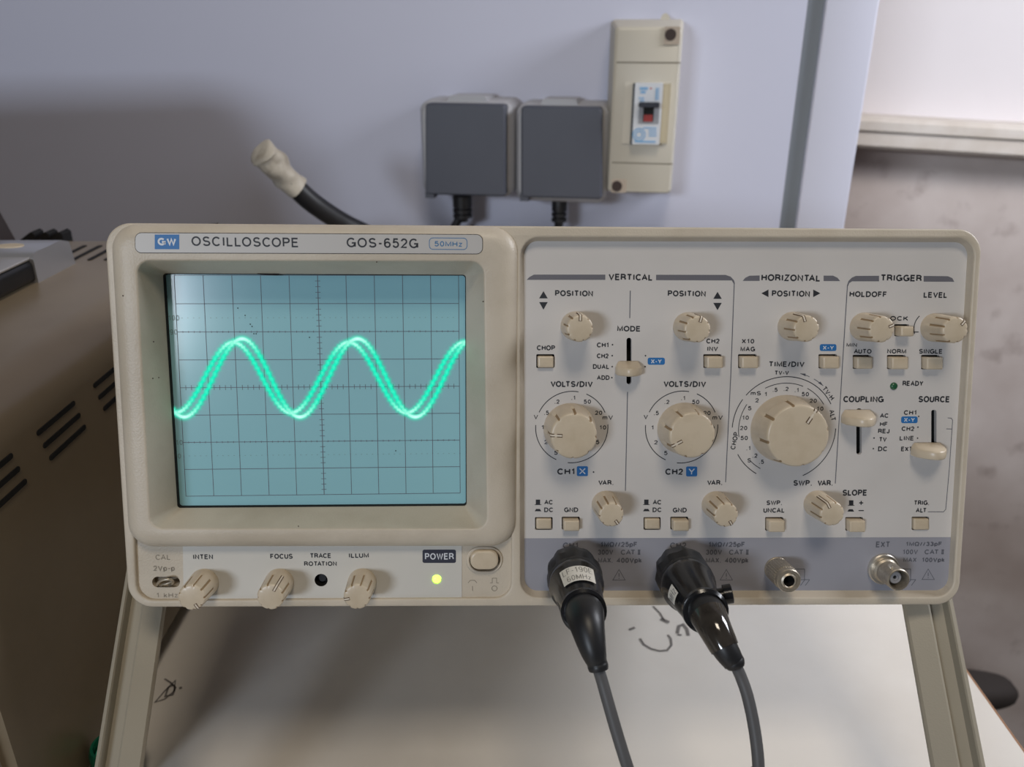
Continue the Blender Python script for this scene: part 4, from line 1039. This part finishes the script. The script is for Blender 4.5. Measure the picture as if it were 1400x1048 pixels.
# ------------------------------------------------------------------ sockets and post on the lower band
def ring_loft(mb, u_, v_, prof, n=32, rf=None, cap1=True):
    mb.loft([[(u_+r*(rf(k) if rf and flag else 1)*math.cos(2*PI*k/n), v_+r*(rf(k) if rf and flag else 1)*math.sin(2*PI*k/n), w) for k in range(n)] for r, w, flag in prof], False, cap1)
def bnc(x, y, wt, parent=osc, name='input_socket'):
    u_, v_ = U(x, y, WP+.0); u1, v1 = u_, v_
    mb = P(); ring_loft(mb, u_, v_, [(5.9, WP, 0), (5.9, WP+1.2, 0), (5.5, WP+1.6, 0), (4.6, WP+1.7, 0)]); o = mb.build(name, M_nickel, parent, smooth=35)
    mb = P(); ring_loft(mb, u_, v_, [(4.7, WP+1.6, 0), (4.7, WP+3.2, 0), (4.1, WP+3.8, 0), (4.1, WP+11.8, 0), (3.85, WP+12.1, 0), (3.5, WP+12.1, 0), (3.4, WP+11.8, 0), (3.4, WP+3, 0)]); mb.build('barrel', M_nickel_d, o, smooth=35)
    for s_ in (0, PI):
        mb = P(); c, s = math.cos(s_+2.0), math.sin(s_+2.0)
        mb.tube([(u_+4*c, v_+4*s, WP+9.0), (u_+5.1*c, v_+5.1*s, WP+9.0)], [.8, .7], 12); mb.build('bayonet_lug', M_nickel, o)
    mb = P(); ring_loft(mb, u_, v_, [(2.3, WP+2, 0), (2.3, WP+9.4, 0), (2.0, WP+9.7, 0), (1.25, WP+9.7, 0), (1.2, WP+9.2, 0), (.7, WP+9.2, 0), (.7, WP+8.6, 0)], 24, cap1=False); ins = mb.build('insulator', mat('insulator_grey', (150, 150, 154), .5), o)
    mb = P(); ring_loft(mb, u_, v_, [(.72, WP+8.7, 0), (.3, WP+8.5, 0)], 16); mb.build('contact', M_dark, o)
    return o
bx, by = 1206.5, 776.5
bnc(bx, by, 0)['label'] = 'bare metal input socket'
# ground post
u_, v_ = U(1061.5, 777, WP); mb = P()
rf = lambda k: 1.035 if k % 2 else .965
mb.loft([[(u_+r*(rf(k) if fl else 1)*math.cos(2*PI*k/64), v_+r*(rf(k) if fl else 1)*math.sin(2*PI*k/64), w) for k in range(64)] for r, w, fl in [(4.6, WP, 0), (4.6, WP+.6, 0), (4.4, WP+.8, 0), (4.5, WP+1.2, 1), (4.5, WP+9.4, 1), (4.2, WP+9.9, 0), (4.1, WP+10.5, 0), (4.4, WP+10.8, 0), (4.4, WP+12.2, 0), (4.1, WP+12.6, 0), (3.0, WP+12.6, 0), (2.8, WP+12.0, 0), (2.9, WP+12.5, 0), (2.3, WP+12.9, 0), (2.0, WP+12.6, 0)]], False, False)
gp = mb.build('ground_post', M_nickel_d, osc, smooth=25); gp['label'] = 'knurled metal post'
mb = P(); ring_loft(mb, u_, v_, [(2.05, WP+12.65, 0), (1.95, WP+5, 0)], 24); mb.build('post_hole', M_dark, gp)
for x in (781.5, 929): bnc(x, 775.5, 0)

# ------------------------------------------------------------------ carrying handle (prop)
root_h = osc
def leg(sign):
    # outer (pixel at y=830, pixel at y=1048) edges of the leg, at camera depths 322 and 302 mm
    if sign < 0: A0, A1, B0, B1 = 170, 134.5, 227.5, 196.5
    else: A0, A1, B0, B1 = 1298, 1342, 1234, 1271
    Z0, Z1 = .322, .302
    def cp_(x, y, Z): return cam2world(((x-CX)/F*Z, (y-CY)/F*Z, Z))
    pa0, pa1, pb0, pb1 = cp_(A0, 830, Z0), cp_(A1, 1048, Z1), cp_(B0, 830, Z0), cp_(B1, 1048, Z1)
    mid0, mid1 = (pa0+pb0)/2, (pa1+pb1)/2; dr = (mid1-mid0).normalized()
    wid = ((pa0-pb0).length+(pa1-pb1).length)/2
    inn = Vector((1, 0, 0))*(-sign); inn = (inn-dr*inn.dot(dr)).normalized()   # towards the middle
    fr = inn.cross(dr); fr = fr if fr.y < 0 else -fr                          # outward towards the viewer
    tend = (0.006-mid0.z)/dr.z
    return mid0, dr, wid, inn, fr, tend
hl = []
M_hand = M_handle
def tw(p): return tuple(MWI @ Vector(p))
mbc = MB(lambda *p: tw(p))
ends = []
hnd = None
parts = []
for sign in (-1, 1):
    m0, dr, wid, inn, fr, tend = leg(sign)
    # section across: 0 outer edge .. 1 inner edge, with front relief
    sec = [(0, .000), (0, .0032), (.02, .0038), (.10, .0042), (.125, .0036), (.15, .0), (.46, -.0008), (.485, .0028), (.51, .0038), (.56, .0042), (.96, .0022), (.99, .0014), (1.0, .0002), (.84, -.006), (.14, -.006)]
    mb = MB(lambda *p: tw(p))
    rows = []
    for t in (-.075, tend-.012):
        c = m0+dr*t
        rows.append([tuple(c+inn*((s-.5)*wid)+fr*d) for s, d in sec])
    mb.loft(rows); parts.append((mb, 'handle_arm'))
    ends.append((m0+dr*(tend-.006), wid, inn))
mb = MB(lambda *p: tw(p))
a, b = ends[0][0], ends[1][0]
sec2 = [(-.008, .0), (.008, .0), (.009, .004), (.006, .012), (-.004, .014), (-.009, .008)]
x0, x1 = a.x-.008, b.x+.008
mb.loft([[(x, (a.y if x < 0 else b.y)+yy, .0006+zz) for yy, zz in sec2] for x in (x0, x1)])
hnd = mb.build('carrying_handle', M_hand, osc, smooth=25); hnd['label'] = 'folded-down handle used as prop'
for m_, nm in parts: m_.build(nm, M_hand, hnd, smooth=25)

# ------------------------------------------------------------------ probe plugs and cables
def PP(x, y, w): return (*U(x, y, w), w)
def probe(name, label, grip, collar, boot, cabl, ring_twist, extra=None):
    root = empty('probe_lead', MW.copy()); tag(root, label, 'probe lead', 'probe leads on the lower band')
    def seg(nm, P_, R_, m, n=28, rfun=None, smooth=35, par=root):
        mb = MB(L); mb.tube(P_, R_, n, rfun=rfun, up=(0, 1, 0)); return mb.build(nm, m, par, smooth=smooth)
    seg('grip', [PP(*p[:3]) for p in grip], [p[3] for p in grip], M_rubber, 40, lambda a, i: 1+.035*math.cos(10*a) if i < len(grip)-2 else 1)
    seg('plug_body', [PP(*p[:3]) for p in collar], [p[3] for p in collar], M_shine, 36)
    sb = smooth_path([PP(*p[:3]) for p in boot], 4); R_ = []
    for i in range(len(boot)-1):
        for j in range(4): R_.append(boot[i][3]*(1-j/4)+boot[i+1][3]*j/4)
    R_.append(boot[-1][3])
    seg('strain_relief', sb, R_, M_rubber, 24, smooth=50)
    cp2 = smooth_path([PP(*p) for p in cabl[:3]]+[tuple(c) for c in cabl[3]], 8)
    seg('cable', cp2, 1.9, M_cable, 14, smooth=60)
    return root, seg
def to_panel(x, y, z):
    v = MWI @ Vector((x, y, z)); return (v.x*1000+BU, v.z*1000+BV, BW-v.y*1000)
g1 = [(782.5, 779, WP+6, 8.8), (783.5, 781, WP+8, 9.5), (786, 791, 18.5, 9.7), (787.2, 796, 22, 9.7), (787.8, 799, 24, 9.0)]
c1 = [(787.6, 798, 23.5, 9.3), (788.2, 801, 26, 9.6), (788.6, 803, 27.5, 9.3), (789.0, 805, 29, 8.5), (791.5, 813, 34, 8.0), (795, 825, 39, 7.6), (797, 831, 42, 7.3), (797.5, 833, 43, 7.6), (798.2, 835.5, 45, 7.5), (798.5, 836.5, 45.6, 6.6), (798.5, 836.5, 45.7, 3.0)]
b1 = [(798, 836, 44, 6.2), (799.5, 839, 47, 6.3), (803, 855, 52, 5.6), (810, 885, 56, 4.3), (816, 905, 57, 3.2), (817.5, 910, 57.3, 3.3), (818.5, 915, 57.5, 3.1), (818.8, 916.5, 57.6, 2.2)]
def at_depth(x, y, Z):
    p = cam2world(((x-CX)/F*Z, (y-CY)/F*Z, Z)); return to_panel(*p)
zc = lambda x, y, w: (R_PC @ Vector((*U(x, y, w), w)) + T_PC).z*.001
z1 = zc(815, 903, 57)
w1_ = [(809, 881, 55.5), (815, 903, 57), (816.5, 909, 57.3), [at_depth(823, 930, z1), at_depth(832, 962, z1-.001), at_depth(843, 1000, z1-.002), at_depth(858, 1048, z1-.003), at_depth(880, 1110, z1-.002), to_panel(.07, .13, .035), to_panel(.09, .08, .006), to_panel(.12, -.02, .0035)]]
r1, seg = probe('probe', 'left probe lead, thick black plug with a white printed label', g1, c1, b1, w1_, 0)
# paper label wrapped on the upper side of the first plug
def wrap_label(root, cA, cB, radp, a0, a1, m, lines, th=.085):
    rA, rB = radp; rad = (rA+rB)/2
    A, B = Vector(PP(*cA)), Vector(PP(*cB)); t = (B-A).normalized(); up = Vector((0, 1, 0)); up = (up-t*up.dot(t)).normalized(); ri = t.cross(up)
    if ri.x < 0: ri = -ri
    def at(a, s, r): return A+(B-A)*s+(up*math.cos(a)+ri*math.sin(a))*(r-rad+rA+(rB-rA)*s)
    mb = MB(L); n = 16
    rows = [[tuple(at(a0+(a1-a0)*k/n, s, rad)) for k in range(n+1)] for s in (0, 1)]
    mb.loft(rows, False, False, closed=False); lb = mb.build('paper_label', m, root, smooth=60); lb['label'] = 'white paper label'
    ln = (B-A).length
    for txt, s0, s1, f0, f1 in lines:
        st = strokes(txt); X = [p[0] for Q in st for p in Q]
        mm = MB(lambda x, y, z: L(*at(a0+(a1-a0)*x, y, rad+.05)))
        for Q in st:
            # subdivide and map: x->angle fraction, y->along axis
            QQ = []
            for (xa, ya), (xb, yb) in zip(Q[:-1], Q[1:]):
                for j in range(3): QQ.append((xa+(xb-xa)*j/3, ya+(yb-ya)*j/3))
            QQ.append(Q[-1])
            R = [(f0+(f1-f0)*(x/max(X)), s1+(s0-s1)*y) for x, y in QQ]
            arcw = rad*(a1-a0)
            sc = [(x*arcw, y*ln) for x, y in R]; tmp = MB(); ribbon(tmp, sc, th, 0)
            n0 = len(mm.v)
            for v in tmp.v: mm.v.append(mm.fn(v[0]/arcw, v[1]/ln, 0))
            for f in tmp.f: mm.f.append(tuple(i+n0 for i in f)); mm.mi.append(0)
        mm.build('lettering', M_ink, lb, smooth=0)
wrap_label(r1, (789.4, 806, 29.6), (794.6, 823.5, 38.4), (9.05, 8.2), -.78, .62, M_label, [('LF-190E', .10, .43, .08, .92), ('60MHz', .60, .90, .16, .84)])
g2 = [(930, 779, WP+6, 8.8), (931, 781, WP+8, 9.5), (936.5, 791, 18.5, 9.7), (939, 796, 22, 9.7), (940.3, 799, 24, 9.0)]
c2 = [(940, 798, 23.5, 9.3), (941.4, 801, 26, 9.6), (942.2, 803, 27.5, 9.3), (944, 805, 29, 8.6), (949, 813, 34, 8.0), (957, 825, 39, 7.4), (962, 831, 42, 7.2), (963, 833, 43, 7.6), (965, 835.5, 45, 7.5), (965.5, 836.5, 45.6, 6.6), (965.5, 836.5, 45.7, 3.0)]
b2 = [(964, 835, 44, 5.9), (968, 840, 47, 6.0), (977, 858, 52, 5.3), (991, 886, 56, 4.2), (1002, 903, 57, 3.5), (1004, 906, 57.3, 3.4), (1006, 911, 57.5, 2.8)]
z2 = zc(1004, 906, 57.3)
w2_ = [(993, 888, 56), (1002, 903, 57), (1004, 906, 57.3), [at_depth(1013, 925, z2), at_depth(1023, 955, z2-.001), at_depth(1032, 1000, z2-.002), at_depth(1037, 1048, z2-.003), at_depth(1037, 1110, z2-.002), to_panel(.12, .13, .035), to_panel(.118, .08, .006), to_panel(.13, -.02, .0035)]]
r2, seg2 = probe('probe', 'right probe lead, black plug with side screw and glossy sleeve', g2, c2, b2, w2_, 0)
wrap_label(r2, (947, 810, 32.5), (954.5, 821.5, 37.5), (8.75, 8.25), -1.7, -1.1, M_label, [('MHz', .2, .8, .1, .9)])
pa = Vector(PP(957, 818, 38)); pb = pa+Vector((10.2, 2.2, 1.5)); mb = MB(L)
mb.tube([tuple(pa+(pb-pa)*t) for t in (.5, .74, .75, 1.0, 1.02)], [2.4, 2.4, 3.3, 3.3, 2.9], 20); ad = mb.build('adjuster', M_shine, r2)
mb = MB(L); mb.tube([tuple(pa+(pb-pa)*t) for t in (.98, 1.035)], [1.4, 1.4], 14); mb.build('adjuster_screw', M_nickel_d, ad)
mb = MB(L); sb = smooth_path([PP(*p[:3]) for p in b2[1:4]], 5); mb.tube(sb[1:], [6.05-.16*i for i in range(len(sb)-1)], 26, cap=False, up=(0, 1, 0)); mb.build('clear_sleeve', M_tube, r2, smooth=60)['label'] = 'glossy grey-brown sleeve'
print('objects', len(bpy.data.objects))
